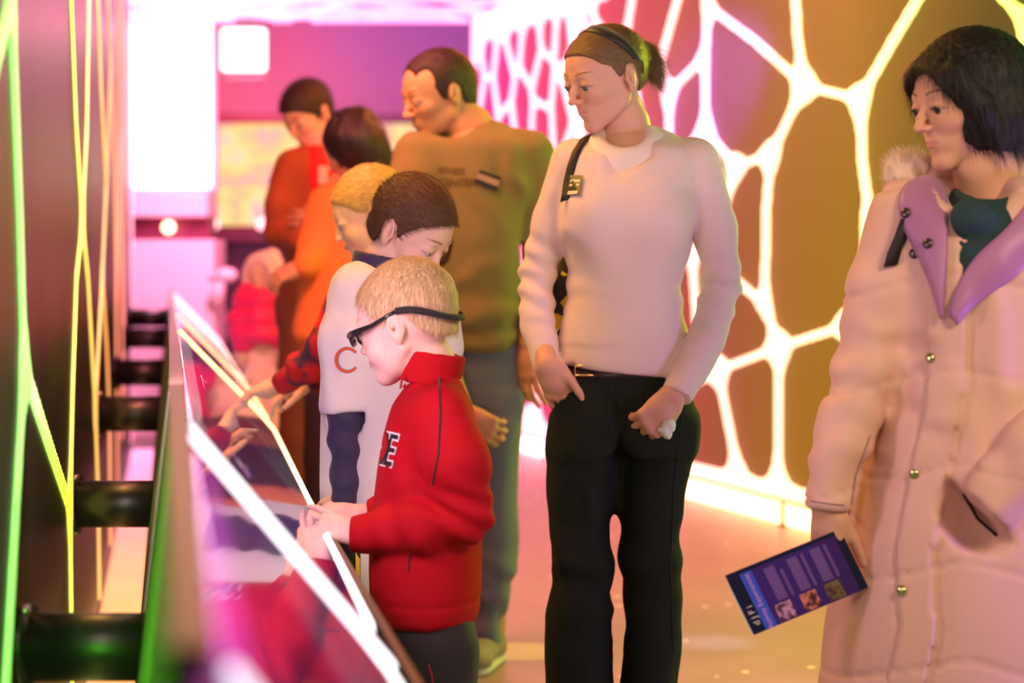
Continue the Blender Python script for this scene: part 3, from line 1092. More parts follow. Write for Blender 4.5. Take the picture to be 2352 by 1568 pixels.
# wide lit strip where two displays meet (nearest)
P = dpt
MB().prism([P(0.0, 2.33, .003), P(0.0, 2.38, .003), P(1.0, 2.38, .003), P(1.0, 2.345, .003)], slope_n * .005).build('seam_light', mat('white_seam', (.9, .9, 1), .2, emit=(0.86, 0.86, 1.0), estr=1.3), con, label='broad white lit seam between two displays')
MB().prism([P(0.0, 2.39, .003), P(0.0, 2.40, .003), P(1.0, 2.40, .003), P(1.0, 2.39, .003)], slope_n * .006).build('seam_gap', M_black, con)

# black tubes carrying the console from the wall
tubes = [(3.0, 1485, 0.052), (4.6, 1157, 0.055), (6.2, 950, 0.056), (8.0, 855, 0.054), (9.6, 776, 0.05), (11.0, 730, 0.05)]
for i, (d, py, r) in enumerate(tubes):
    z = CAM_H - (py - HORIZON) * d / FPX
    t = empty('bracket_tube', (lx(d), d, z), ['black tubular bracket holding the console, nearest and lowest in the photo', 'black tubular bracket holding the console, second nearest, with clamp bolts', 'black tubular bracket holding the console, third from the front', 'black tubular bracket holding the console, fourth from the front', 'black tubular bracket holding the console, fifth from the front', 'black tubular bracket holding the console, farthest of the row'][i], 'bracket', 'tubular brackets carrying the console')
    MB().tube([(lx(d) + .002, d, z), (-0.055 - .175 * d + .05, d, z)], r, 24).build('tube', M_black, t, True)
    mb = MB().tube([(lx(d) - .0, d, z), (lx(d) + .02, d, z)], r * 1.25, 24)
    mb.build('flange', M_black, t, True)
    for sz in (-1, 1):
        MB().tube([(lx(d) + .014, d - .02, z + sz * r * 0.95), (lx(d) + .014, d - .02, z + sz * (r + .014))], 0.009, 8).build('bolt', mat('steel_bolt', (.4, .42, .4), .3, metal=.9) if i == 0 and sz == -1 else bpy.data.materials['steel_bolt'], t, True)


# ================================================================== PEOPLE
def skin(name, color, rough=0.5):
    m = mat(name, color, rough, vcol=True, spec=0.35, var=0.05, varscale=30, bump=('noise', 220, 0.06))
    b = m.node_tree.nodes['Principled BSDF']
    b.inputs['Subsurface Weight'].default_value = 0.12
    b.inputs['Subsurface Radius'].default_value = (0.02, 0.006, 0.004)
    b.inputs['Subsurface Scale'].default_value = 0.6
    return m


M_skin = skin('skin', (1, 1, 1))
M_eye = mat('eye', (1, 1, 1), 0.12, vcol=True, coat=0.6)
M_lash = mat('lash', (0.02, 0.012, 0.01), 0.6)


def hair_mat(name, c, rough=0.42, scale=(60, 60, 5)):
    m = mat(name, c, rough, spec=0.5, bump=('noise', 9, 0.5, scale))
    nt = m.node_tree; b = nt.nodes['Principled BSDF']
    tc = nt.nodes.new('ShaderNodeTexCoord'); mp = nt.nodes.new('ShaderNodeMapping'); mp.inputs['Scale'].default_value = scale
    n = nt.nodes.new('ShaderNodeTexNoise'); n.inputs['Scale'].default_value = 6; n.inputs['Detail'].default_value = 6
    cr = nt.nodes.new('ShaderNodeValToRGB')
    cr.color_ramp.elements[0].position = 0.3; cr.color_ramp.elements[1].position = 0.72
    cr.color_ramp.elements[0].color = (*[x * 0.55 for x in c], 1); cr.color_ramp.elements[1].color = (*[min(1, x * 1.4) for x in c], 1)
    nt.links.new(tc.outputs['Object'], mp.inputs[0]); nt.links.new(mp.outputs[0], n.inputs['Vector']); nt.links.new(n.outputs['Fac'], cr.inputs[0])
    nt.links.new(cr.outputs[0], b.inputs['Base Color'])
    return m


def head_sdf(child=False, male=False, mouth=0.0, lid=0.5, asian=False):
    """Head in unit space: chin z -0.5, crown +0.5, face towards -Y."""
    S = SDF()
    S.u(ell((0, 0.075, 0.115 + .035 * child), (0.34 + .005 * child, 0.415 + .01 * child, 0.385 + .022 * child)), 0)
    S.u(ell((0, -0.10, 0.13), (0.275, 0.275, 0.27)), 0.08)
    S.u(ell((0, -0.10, -0.10), (0.255, 0.245, 0.30)), 0.10)
    if child:
        S.u(ell((0, -0.12, -0.28), (0.205, 0.20, 0.16)), 0.08)
        S.u(ell((0, -0.275, -0.40), (0.085, 0.075, 0.075)), 0.09)
        for s in (-1, 1):
            S.u(ell((s * 0.155, -0.21, -0.17), (0.115, 0.12, 0.13)), 0.07)
            S.u(cap((s * 0.22, 0.04, -0.20), (s * 0.07, -0.25, -0.39), 0.055, 0.06), 0.08)
    else:
        S.u(ell((0, -0.11, -0.29), (0.185 + .015 * male, 0.20, 0.14)), 0.10)
        S.u(ell((0, -0.275 - .02 * male, -0.425), (0.066 + 0.03 * male, 0.066, 0.06)), 0.08)
        for s in (-1, 1):
            S.u(ell((s * 0.165, -0.235, -0.10), (0.10, 0.10, 0.085)), 0.07)
            S.u(cap((s * 0.235, 0.05, -0.17), (s * (.205 + .02 * male), 0.0, -0.26), 0.045, 0.045), 0.06)
            S.u(cap((s * (0.205 + .02 * male), 0.0, -0.26), (s * 0.055, -0.255, -0.43), 0.040 + .02 * male, 0.042 + .013 * male), 0.10)
    # brow, sockets
    S.u(cap((-0.14, -0.325, 0.085), (0.14, -0.325, 0.085), 0.045 + .008 * male), 0.06)
    for s in (-1, 1):
        S.s(ell((s * 0.145, -0.435, 0.005), (0.088, 0.075, 0.055)), 0.06)
        S.u(ell((s * 0.14, -0.305, 0.0), (0.078, 0.075, 0.066)), 0.03)       # lids over the eyeball
        S.s(ell((s * 0.142, -0.392, -0.012 - 0.006 * lid), (0.058, 0.035, 0.027 * (1 - 0.55 * lid))), 0.008)
        S.u(cap((s * 0.085, -0.365, 0.03 + .004), (s * 0.195, -0.335, 0.030), 0.010, 0.008), 0.018)
    for s in (-1, 1):
        S.u(ell((s * 0.10, -0.275, -0.11), (0.085, 0.085, 0.10)), 0.06)
    # nose
    br = 0.02 if child else 0.0
    S.u(cap((0, -0.355, 0.055), (0, -0.405 + br, -0.06), 0.026, 0.032), 0.045)
    S.u(cap((0, -0.405 + br, -0.06), (0, -0.456 + br * 1.7, -0.140), 0.028, 0.034), 0.03)
    for s in (-1, 1):
        S.u(ell((s * 0.045, -0.405 + br, -0.15), (0.030, 0.040, 0.027)), 0.034)
        S.s(ell((s * 0.024, -0.435 + br, -0.178), (0.014, 0.022, 0.012)), 0.008)
    # muzzle and lips
    S.u(ell((0, -0.275, -0.26), (0.115, 0.10, 0.095)), 0.06)
    yo = -0.372
    for s in (-1, 1):
        S.u(cap((0, yo - 0.012, -0.248), (s * 0.075, yo + 0.048, -0.262), 0.019, 0.009), 0.014)
        S.u(cap((0, yo - 0.006, -0.287), (s * 0.062, yo + 0.045, -0.272), 0.021, 0.009), 0.014)
        S.s(cap((0, yo - 0.040, -0.267), (s * 0.08, yo + 0.020, -0.266), 0.007, 0.004), 0.008)
    S.s(ell((0, yo - 0.01, -0.33), (0.07, 0.022, 0.020)), 0.03)
    S.s(cap((0, yo - 0.05, -0.235), (0, yo - 0.045, -0.20), 0.010), 0.02)
    # ears
    for s in (-1, 1):
        Re = rotm(0, 0, 0)
        a = math.radians(s * 22)
        Rz = np.array([[math.cos(a), -math.sin(a), 0], [math.sin(a), math.cos(a), 0], [0, 0, 1]])
        c = np.array([s * 0.345, 0.065, -0.02])
        S.u(ell(c, (0.030, 0.078, 0.125), Rz), 0.025)
        S.u(ell(c + np.array([-s * .02, -0.01, -0.11]), (0.026, 0.04, 0.05), Rz), 0.025)
        S.s(ell(c + np.array([s * 0.040, -0.012, 0.008]), (0.030, 0.048, 0.088), Rz), 0.012)
        S.u(cap(c + np.array([s * .012, 0.022, 0.06]), c + np.array([s * .012, 0.018, -0.05]), 0.012, 0.010), 0.014)
        S.s(ell(c + np.array([s * 0.012, -0.018, -0.02]), (0.028, 0.018, 0.026), Rz), 0.012)
        S.u(ell(c + np.array([s * 0.0, -0.062, -0.015]), (0.022, 0.018, 0.025)), 0.012)
    return S


def face_color(base, lip, brow, blush=0.0, browth=0.014, stubble=0.0, thick=0.02):
    base, lip, brow = np.array(base), np.array(lip), np.array(brow)

    def f(V):
        C = np.tile(base, (len(V), 1))
        x, y, z = np.abs(V[:, 0]), V[:, 1], V[:, 2]
        front = y < -0.2
        # cheeks / nose / ears redder
        w = np.exp(-(((x - 0.18) / 0.09) ** 2 + ((z + 0.13) / 0.08) ** 2)) * front * blush
        w2 = np.exp(-((x / 0.05) ** 2 + ((z + 0.14) / 0.05) ** 2)) * front * blush * .7
        w3 = (x > 0.33) * 0.35 * blush
        w = np.clip(w + w2 + w3, 0, 1)[:, None]
        C = C * (1 - w) + C * np.array([1.02, 0.68, 0.66]) * w
        if stubble:
            m = (np.clip((-0.17 - z) / 0.06, 0, 1) * np.clip((0.05 - y) / 0.1, 0, 1) * stubble)[:, None]
            C = C * (1 - m) + C * np.array([0.72, 0.68, 0.66]) * m
        # lips
        yl = 0.267
        wl = np.clip(1.5 - np.abs((z + yl) / (0.034 * np.clip(1.12 - (x / 0.088) ** 2, 0.05, 1))) * 1.5, 0, 1) * (x < 0.088) * (y < -0.31)
        C = C * (1 - wl[:, None]) + lip * wl[:, None]
        # brows
        zc = 0.105 + 0.022 * np.sin(np.clip((x - 0.06) / 0.17, 0, 1) * math.pi * 0.85)
        wb = np.clip(1.4 - np.abs((z - zc) / browth), 0, 1) * (x > 0.055) * (x < 0.225) * front
        wb = (wb * np.clip((0.235 - x) / 0.06, 0, 1)) * 0.85
        C = C * (1 - wb[:, None]) + brow * wb[:, None]
        # lash line / lid edge
        d = np.sqrt(((x - 0.142) / 0.066) ** 2 + ((z + 0.012) / 0.022) ** 2)
        we = np.exp(-((d - 1.0) / 0.22) ** 2) * (y < -0.3) * 0.5 * np.where(z > -0.02, 1, 0.35)
        C = C * (1 - we[:, None]) + np.array([0.10, 0.05, 0.04]) * we[:, None]
        return np.clip(C, 0, 1)
    return f


def build_head(person, R, c, size, color, neck=None, neck_r=0.055, child=False, male=False, h=0.010, gaze=(0, -1, -0.3),
               lid=0.5, iris=(0.12, 0.16, 0.20), extra=(), eyes=True, name='body', xs=1.0):
    """c: world centre, size: chin to crown in metres. extra: further SDF ops in unit space. Returns the body-skin pieces."""
    S = head_sdf(child, male, lid=lid)
    Ri = R.T
    if neck is not None:
        for (p, r) in neck:
            pass
        pts = [np.array([0, 0.09, -0.16])] + [Ri @ (np.array(p) - c) / size for p, r in neck]
        rr = [0.20 if not male else 0.23] + [r / size for p, r in neck]
        if child:
            rr[0] = 0.20
        S.u(chain(pts, rr), 0.05)
    V, Q = S.mesh(h)
    V = relax(V, Q, 1, 0.4)
    C = color(V)
    Vw = (V * np.array([xs, 1, 1])) @ (R.T) * size + c
    ys = []
    if eyes:
        for s in (-1, 1):
            ce = np.array([s * 0.14, -0.312, -0.008])
            mb = MB().sphere((0, 0, 0), 1.0, 28, 20)
            P = np.array(mb.V)
            g = np.array(gaze, float); g /= np.linalg.norm(g)
            dt = P @ g
            cc = np.tile(np.array([0.60, 0.50, 0.46]), (len(P), 1))
            cc[dt > 0.80] = iris
            cc[dt > 0.94] = (0.01, 0.01, 0.01)
            Pw = (P * 0.069 + ce) @ R.T * size + c
            ys.append(mesh_obj('eye', Pw, mb.F, M_eye, person, True, cc))
    return Vw, Q, C, ys


def merge_body(name, person, pieces, material=None):
    Vs, Fs, Cs, n = [], [], [], 0
    for V, Q, C in pieces:
        Vs.append(V); Fs.append(np.asarray(Q) + n); Cs.append(C); n += len(V)
    return mesh_obj(name, np.concatenate(Vs), np.concatenate(Fs), material or M_skin, person, True, np.concatenate(Cs))


def body_piece(S, h, color, disp=()):
    V, Q = S.mesh(h)
    V = relax(V, Q, 1, 0.4)
    if disp:
        V = V + normals(V, Q) * sum(f(V) for f in disp)[:, None]
    return V, Q, np.tile(np.array(color), (len(V), 1))


def hand_piece(wrist, direction, back, size, color, curls=(0.5, 0.5, 0.5, 0.5), bend=0.9, thumb_side=1, spread=0.12, thumb=(0.6, 0.3), arm_from=None, arm_r=0.03,
               h=0.0024, thumb_in=0.3):
    """direction: along the hand, back: normal of the back of the hand. size: hand length in metres (about 0.18 adult).
    curls: curl per finger (index..little) in radians per joint. thumb_side: +1 or -1 along side=direction x back."""
    w = np.array(wrist, float)
    d = np.array(direction, float); d /= np.linalg.norm(d)
    n = np.array(back, float); n -= d * (n @ d); n /= np.linalg.norm(n)
    s = np.cross(d, n) * thumb_side
    k = size / 0.18
    S = SDF()
    if arm_from is not None:
        S.u(cap(arm_from, w, arm_r, 0.027 * k), 0.01)
    kn = []
    for i, (off, fwd) in enumerate(((0.030, 0.090), (0.010, 0.094), (-0.011, 0.090), (-0.030, 0.082))):
        kp = w + d * fwd * k + s * off * k + n * (0.004 - abs(off) * 0.05) * k
        S.u(cap(w + s * off * 0.55 * k + d * 0.01 * k, kp, 0.0155 * k, 0.0108 * k), 0.016 * k)
        kn.append(kp)
    S.u(ell(w + d * 0.045 * k - n * 0.006 * k, (0.030 * k, 0.030 * k, 0.030 * k)), 0.02 * k)
    lens = [(0.043, 0.026, 0.021), (0.047, 0.030, 0.022), (0.043, 0.027, 0.021), (0.034, 0.021, 0.019)]
    for i in range(4):
        p = kn[i]
        ang = 0.0
        fan = (1.5 - i) * spread
        dd = d * math.cos(fan) + s * math.sin(fan)
        rr = [0.0098 * k, 0.0088 * k, 0.0079 * k, 0.0070 * k]
        for j in range(3):
            ang += curls[i] * (1.0 if j == 0 else 1.15 if j == 1 else 0.75) * bend
            v = dd * math.cos(ang) - n * math.sin(ang)
            q = p + v * lens[i][j] * k
            f = 0.92 if i == 3 else 1.0
            S.u(cap(p, q, rr[j] * f, rr[j + 1] * f), 0.004 * k if j else 0.007 * k)
            p = q
    # thumb: leaves the side of the palm near its base
    tb = w + d * 0.022 * k + s * 0.026 * k - n * 0.006 * k
    td = d * math.cos(thumb[0]) + s * math.sin(thumb[0]) - n * thumb_in
    td /= np.linalg.norm(td)
    t1 = tb + td * 0.040 * k
    td2 = d * math.cos(thumb[1]) + s * math.sin(thumb[1]) - n * thumb_in
    td2 /= np.linalg.norm(td2)
    t2 = t1 + td2 * 0.032 * k
    t3 = t2 + (td2 + d * 0.2) / np.linalg.norm(td2 + d * .2) * 0.024 * k
    S.u(cap(tb, t1, 0.0165 * k, 0.0115 * k), 0.012 * k)
    S.u(cap(t1, t2, 0.0112 * k, 0.0098 * k), 0.004 * k)
    S.u(cap(t2, t3, 0.0098 * k, 0.0082 * k), 0.003 * k)
    V, Q = S.mesh(h)
    V = relax(V, Q, 1, 0.4)
    C = np.tile(np.array(color), (len(V), 1))
    # knuckles slightly redder
    for q in kn:
        wgt = np.exp(-((V - q) ** 2).sum(1) / (0.011 * k) ** 2)[:, None] * 0.35
        C = C * (1 - wgt) + C * np.array([1.0, 0.75, 0.72]) * wgt
    return V, Q, C


def strands(V, N, flow, length, count, width, seed=0, lift=0.15, segs=4, curl=0.0, mask=None):
    """thin hair ribbons laid over a hair mass"""
    r = np.random.RandomState(seed)
    cand = np.arange(len(V)) if mask is None else np.nonzero(mask)[0]
    ids = r.choice(cand, count)
    P = V[ids].copy(); n = N[ids]
    outV, outF = [], []
    L = length * r.uniform(0.5, 1.2, count)
    base = P + n * 0.0004
    pts = [base]
    cur = base
    jit = r.normal(0, 0.18, (count, 3))
    for sgm in range(segs):
        fl = flow(cur)
        fl = fl - n * (fl * n).sum(1)[:, None] * (0.75)
        v = fl + n * lift * r.uniform(0.2, 1, (count, 1)) + jit * (0.5 + curl * sgm)
        v /= np.linalg.norm(v, axis=1)[:, None] + 1e-9
        cur = cur + v * (L / segs)[:, None]
        pts.append(cur)
    side = np.cross(pts[1] - pts[0], n); side /= np.linalg.norm(side, axis=1)[:, None] + 1e-9
    allV = []
    for j, p in enumerate(pts):
        wd = width * (1 - j / (segs + 0.3))
        allV += [p - side * wd, p + side * wd]
    A = np.stack(allV, 1)       # count, 2*(segs+1), 3
    m = A.shape[1]
    outV = A.reshape(-1, 3)
    b0 = np.arange(count)[:, None] * m
    F = []
    for j in range(segs):
        F.append(np.concatenate([b0 + 2 * j, b0 + 2 * j + 1, b0 + 2 * j + 3, b0 + 2 * j + 2], 1))
    return outV, np.concatenate(F)


def hair_obj(name, S, h, R, c, size, material, person, flow=None, length=0.03, count=0, width=0.0006, seed=1, lift=0.15, rough=0.004, freq=(60, 60, 8),
             label=None, relax_it=1, curl=0.0):
    """S in head-unit space."""
    V, Q = S.mesh(h)
    V = relax(V, Q, relax_it, 0.5)
    N = normals(V, Q)
    V = V + N * (rough * vnoise(V * np.array(freq)) + rough * .6 * vnoise(V * np.array(freq) * 2.3 + 3))[:, None]
    Vw = V @ R.T * size + c
    Nw = N @ R.T
    F = Q
    if count:
        fl = (lambda P: flow((P - c) @ R / size) @ R.T)
        SV, SF = strands(Vw, Nw, fl, length, count, width, seed, lift, curl=curl)
        F = np.concatenate([Q, SF + len(Vw)])
        Vw = np.concatenate([Vw, SV])
    return mesh_obj(name, Vw, F, material, person, True, label=label)


def hairline(pts):
    """keep z above a line given in (y, z) head-unit points"""
    ys = np.array([p[0] for p in pts]); zs = np.array([p[1] for p in pts])
    return lambda X, Y, Z: np.interp(Y, ys, zs) + 0 * X - Z


def garment(name, S, h, material, person, disp=(), label=None, relax_it=2):
    return sculpt(name, S, h, material, person, disp, relax_it, label=label)


def shoe(person, toe, heel, width, material, sole, h=0.055):
    toe, heel = np.array(toe, float), np.array(heel, float)
    S = SDF()
    toe2, heel2 = toe.copy(), heel.copy()
    v = (toe - heel) / np.linalg.norm(toe - heel)
    S.u(ell(toe + np.array([0, 0, .035]) - v * .05, (width * .55, width * .55, 0.035)), 0)
    S.u(cap(heel + np.array([0, 0, .045]) + v * .03, toe + np.array([0, 0, .035]) - v * .06, width * .42, width * .48), 0.03)
    S.u(cap(heel + v * .05 + np.array([0, 0, .05]), heel + v * .05 + np.array([0, 0, .10]), width * .45, width * .42), 0.03)
    S.cut(lambda X, Y, Z: 0.022 + 0 * X + 0 * Y - Z)
    S.plane((0, 0, 0.125), (0, 0, 1), 0.01)
    o = garment('shoe', S, 0.006, material, person)
    S2 = SDF().u(cap(heel + v * .035 + np.array([0, 0, .0]), toe - v * .05, width * .46, width * .54), 0)
    S2.cut(lambda X, Y, Z: np.abs(Z - 0.013) - 0.0125 + 0 * X + 0 * Y)
    garment('sole', S2, 0.006, sole, o, relax_it=0)
    return o


def line_on(name, bvh, pix, r, material, parent, lift=0.001, n=6, label=None):
    pts = []
    for i in range(len(pix) - 1):
        for t in np.linspace(0, 1, n, endpoint=False):
            pts.append((pix[i][0] + (pix[i + 1][0] - pix[i][0]) * t, pix[i][1] + (pix[i + 1][1] - pix[i][1]) * t))
    pts.append(pix[-1])
    P = [hit(bvh, x, y, lift)[0] for x, y in pts]
    return MB().tube(P, r, 6).build(name, material, parent, True, label=label)


def ribbon_on(name, bvh, left, right, m, lift, material, parent, thick=0.004, bulge=0.008, n=5, smooth=12, label=None):
    """cloth flap between two edge lines (photo pixels) laid on a surface"""
    L = cr_dense(np.arange(len(left), dtype=float), [np.array([p[i] for p in left], float) for i in (0, 1)], n)[:, 1:]
    R = cr_dense(np.arange(len(right), dtype=float), [np.array([p[i] for p in right], float) for i in (0, 1)], n)[:, 1:]
    G = np.zeros((len(L), m + 1, 3))
    for i in range(len(L)):
        for j in range(m + 1):
            t = j / m
            q = L[i] * (1 - t) + R[i] * t
            G[i, j] = hit(bvh, q[0], q[1], lift)[0]
    for _ in range(smooth):
        H = G.copy()
        H[1:-1] = G[1:-1] * .5 + (G[:-2] + G[2:]) * .25
        G = H.copy()
        H[:, 1:-1] = G[:, 1:-1] * .5 + (G[:, :-2] + G[:, 2:]) * .25
        G = H
    for j in range(m + 1):
        G[:, j, 1] -= bulge * math.sin(math.pi * j / m) + 0.003
    G[:, :, 1] += (0.004 * vnoise(G.reshape(-1, 3) * 22)).reshape(G.shape[:2])
    F = [(i * (m + 1) + j, i * (m + 1) + j + 1, (i + 1) * (m + 1) + j + 1, (i + 1) * (m + 1) + j) for i in range(len(L) - 1) for j in range(m)]
    o = mesh_obj(name, G.reshape(-1, 3), F, material, parent, True, label=label)
    mm = o.modifiers.new('solid', 'SOLIDIFY'); mm.thickness = thick; mm.offset = 0
    return o


def text_on(name, bvh, txt, cx, cy, hpx, d, material, parent, rot=0.0, shear=0.0, sx=1.0, bold=0.0, lift=0.0018, label=None):
    """lettering wrapped on a surface; centre and cap height in photo pixels at depth d"""
    V, F = text_mesh(txt, 1.0, 0, bold)
    k = hpx / 0.70
    a = math.radians(rot)
    P = []
    for v in V:
        x, y = (v[0] + shear * v[1]) * k * sx, v[1] * k
        P.append(J(cx + x * math.cos(a) - y * math.sin(a), cy - (x * math.sin(a) + y * math.cos(a)), d))
    return wrap_flat(name, bvh, P, F, material, parent, lift, label)


SK_light = (0.66, 0.38, 0.26)
SK_mid = (0.56, 0.30, 0.17)
M_rubber = mat('black_rubber', (0.015, 0.015, 0.015), 0.6)
M_denim_dark = mat('dark_denim', (0.012, 0.018, 0.012), 0.85, spec=0.2, bump=('noise', 260, 0.35), var=0.35, varscale=9)
M_denim = mat('blue_denim', (0.14, 0.18, 0.20), 0.85, bump=('noise', 260, 0.3), var=0.25, varscale=7)
M_redjk = mat('red_fleece', (0.42, 0.002, 0.010), 0.8, spec=0.2, bump=('noise', 400, 0.2))
M_blackcloth = mat('black_cloth', (0.012, 0.010, 0.011), 0.8, sheen=0.1, bump=('noise', 300, 0.2))
M_white_ink = mat('white_ink', (0.85, 0.8, 0.8), 0.6)
M_black_ink = mat('black_ink', (0.012, 0.01, 0.012), 0.6)

# ------------------------------------------------------------------ boy in the red jacket (nearest at the console)
D = 3.6
p1 = empty('person', J(985, 0, D) * np.array([1, 1, 0]), 'blond boy in a red zip jacket and black glasses touching the console', 'person', None)
S = SDF()
S.u(loft([(858, 955, 1052, .045), (885, 935, 1062, .075), (930, 905, 1082, .112), (1000, 884, 1098, .13), (1100, 868, 1106, .135), (1200, 858, 1106, .135),
          (1300, 850, 1104, .138), (1370, 856, 1102, .138), (1412, 872, 1096, .132), (1428, 880, 1090, .125)], D, 2.3, 0.02), 0)
sh, el_, wr = J(1012, 950, D - .11), J(1068, 1178, D - .13), J(850, 1224, D - .10)
S.u(chain([sh, J(1050, 1060, D - .14), el_], [0.054, 0.050, 0.047]), 0.035)
S.u(chain([el_, J(960, 1208, D - .125), wr], [0.050, 0.046, 0.035]), 0.012)
S.u(cap(wr, J(822, 1226, D - .09), 0.036, 0.033), 0.006)
S.u(chain([J(960, 955, D + .11), J(975, 1130, D + .13), J(858, 1182, D + .06)], [0.05, 0.046, 0.030]), 0.02)
S.s(cutball(J(842, 1182, D + .05), (-1, 0, 0.0), 0.06), 0.002)
# waistband welt
S.s(cap(J(840, 1372, D - .1), J(1120, 1362, D - .1), 0.001), 0.004)
wpt, wdir = J(822, 1226, D - .09), np.array([-1, 0, 0.05])
S.s(cutball(J(806, 1228, D - .09), (-1, 0, 0.0), 0.07), 0.002)
dsp = [folds(0.0035, 10, 4, 3.0), crease(J(1060, 1180, D - .14), (0.6, 0, 1), 22, 0.0055, 0.075), crease(J(940, 1200, D - .15), (1, 0, .3), 14, 0.005, 0.07),
       crease(J(985, 1150, D - .1), (.5, 0, 1), 18, 0.004, 0.06),
       lambda V: -0.0035 * np.exp(-((V[:, 2] - J(0, 1368, D)[2]) / 0.0035) ** 2) * (V[:, 0] > J(853, 0, D)[0])]
jk = garment('jacket', S, 0.0058, M_redjk, p1, dsp)
# standing collar
tilt = rotm(0, 0, -9)
cc = J(984, 850, D)
S = SDF().u(shell(cc + np.array([0.004, 0, 0.004]), 0.054, 0.052, 0.030, 0.0042, rotm(0, 0, 9), 0.06), 0)
garment('collar', S, 0.0035, M_redjk, jk, [folds(0.002, 30, 12, 1)])
B = bvh_of(jk)
line_on('piping', B, [(1008, 868), (1012, 950), (1008, 1040), (994, 1110)], 0.0018, M_blackcloth, jk, label='dark seam piping on the sleeve')
line_on('zip', B, [(925, 868), (921, 890)], 0.003, M_redjk, jk)
MB().tube([J(924, 866, D - .05), J(920, 892, D - .055)], 0.0025, 6).build('zip_pull', mat('zip_red', (.3, .01, .02), .4), jk, True)
line_on('pocket_seam', B, [(942, 1270), (938, 1312)], 0.0014, M_blackcloth, jk)
# chest lettering, only its last letters show round the side
text_on('lettering_outline', B, 'KE', 884, 1034, 74, D - .1, M_white_ink, jk, rot=-14, sx=0.42, bold=0.045, lift=0.0012, label='white outline of arched chest letters')
text_on('lettering', B, 'KE', 884, 1034, 74, D - .1, M_black_ink, jk, rot=-14, sx=0.42, bold=0.005, lift=0.0024, label='black chest letters')
# trousers
S = SDF()
S.u(loft([(1395, 884, 1088, .115), (1450, 886, 1086, .12), (1530, 888, 1082, .12), (1580, 895, 1075, .115)], D, 2.3, .02), 0)
S.u(chain([J(1015, 1500, D - .065), J(1012, 1750, D - .07), J(1008, 2010, D - .07)], [0.068, 0.055, 0.048]), 0.03)
S.u(chain([J(960, 1500, D + .065), J(962, 1750, D + .07), J(975, 2010, D + .08)], [0.068, 0.055, 0.048]), 0.03)
tr = garment('trousers', S, 0.008, M_blackcloth, p1, [folds(0.005, 12, 4, 8)])
B = bvh_of(tr)
M_redink = mat('red_thread', (0.45, 0.005, 0.02), 0.6)
sw = [(925, 1514), (922, 1522), (925, 1529), (932, 1530), (952, 1519), (934, 1524), (928, 1522)]
wrap_flat('emblem', B, [J(x, y, D - .1) for x, y in sw], [tuple(range(len(sw)))[::-1]], M_redink, tr, 0.0015, label='small red tick emblem')
line_on('piping', B, [(985, 1526), (992, 1550), (995, 1575)], 0.0012, M_redink, tr, label='thin red piping')
for dy in (-.07, .08):
    shoe(p1, (J(900, 0, D)[0], D + dy, 0), (J(1030, 0, D)[0], D + dy, 0), 0.085, M_rubber, M_rubber)
# head
R1 = rotm(110, 14, 0)
c1, s1 = J(929, 745, D), 0.213
ncol = face_color((0.80, 0.55, 0.46), (0.66, 0.30, 0.28), (0.6, 0.42, 0.26), 0.5)
hv, hq, hc, ey = build_head(p1, R1, c1, s1, ncol, [(J(985, 835, D), 0.047), (J(1000, 900, D), 0.052)], child=True, h=0.011, lid=0.8, gaze=(0, -1, -.5))
inn = SDF().u(chain([J(1000, 900, D), J(980, 1150, D), J(985, 1400, D)], [0.05, 0.07, 0.07]), 0.03)
for sy in (-1, 1):
    inn.u(chain([J(985, 1400, D + sy * .06), J(1000, 1990, D + sy * .075)], [0.05, 0.03]), 0.03)
bp = body_piece(inn, 0.014, (0.8, 0.55, 0.46))
hd1 = hand_piece(J(812, 1226, D - .085), (-0.9, 0.35, 0.28), (-0.1, -0.75, 0.65), 0.122, (0.82, 0.56, 0.48), curls=(0.25, 0.42, 0.55, 0.7), bend=0.9,
                 thumb_side=1, thumb=(0.5, 0.25), thumb_in=0.5, arm_from=J(862, 1222, D - .10), arm_r=0.024, h=0.002)
hd2 = hand_piece(J(826, 1182, D + .045), (-1.0, 0.0, 0.05), (0.1, -0.45, 0.8), 0.125, (0.82, 0.56, 0.48), curls=(0.15, 0.3, 0.45, 0.6), bend=0.9,
                 thumb_side=-1, thumb=(0.45, 0.3), thumb_in=0.3, arm_from=J(870, 1182, D + .06), arm_r=0.024, h=0.002)
merge_body('body', p1, [(hv, hq, hc), bp, hd1, hd2])
M_blond = hair_mat('blond_buzz_hair', (0.62, 0.44, 0.24), 0.5)
S = SDF().u(ell((0, 0.080, 0.158), (0.357, 0.438, 0.416)), 0).u(ell((0, -0.10, 0.20), (0.283, 0.283, 0.25)), .08)
S.u(ell((0, 0.22, -0.10), (0.26, 0.24, 0.22)), 0.08)
S.cut(hairline([(-.6, .33), (-.36, .30), (-.22, .20), (-.12, .05), (-.04, .02), (0.0, 0.05), (0.08, 0.12), (0.15, 0.09), (0.19, 0.0), (.26, -.10), (.36, -.17), (.5, -.20)]), 0.015)


def flow1(P):
    f = P - np.array([0, 0.30, 0.42])
    f = f / (np.linalg.norm(f, axis=1)[:, None] + 1e-6)
    return f + np.array([0, 0, -0.5])


hair_obj('hair', S, 0.011, R1, c1, s1, M_blond, p1, flow1, 0.014, 9000, 0.00038, 3, 0.35, 0.003)
# glasses: wraparound sports frame with a retaining strap
g = empty('glasses', c1, 'black wraparound glasses with a neck strap worn by the boy in red', 'glasses')


def H1(x, y, z):
    return R1 @ np.array([x, y, z]) * s1 + c1


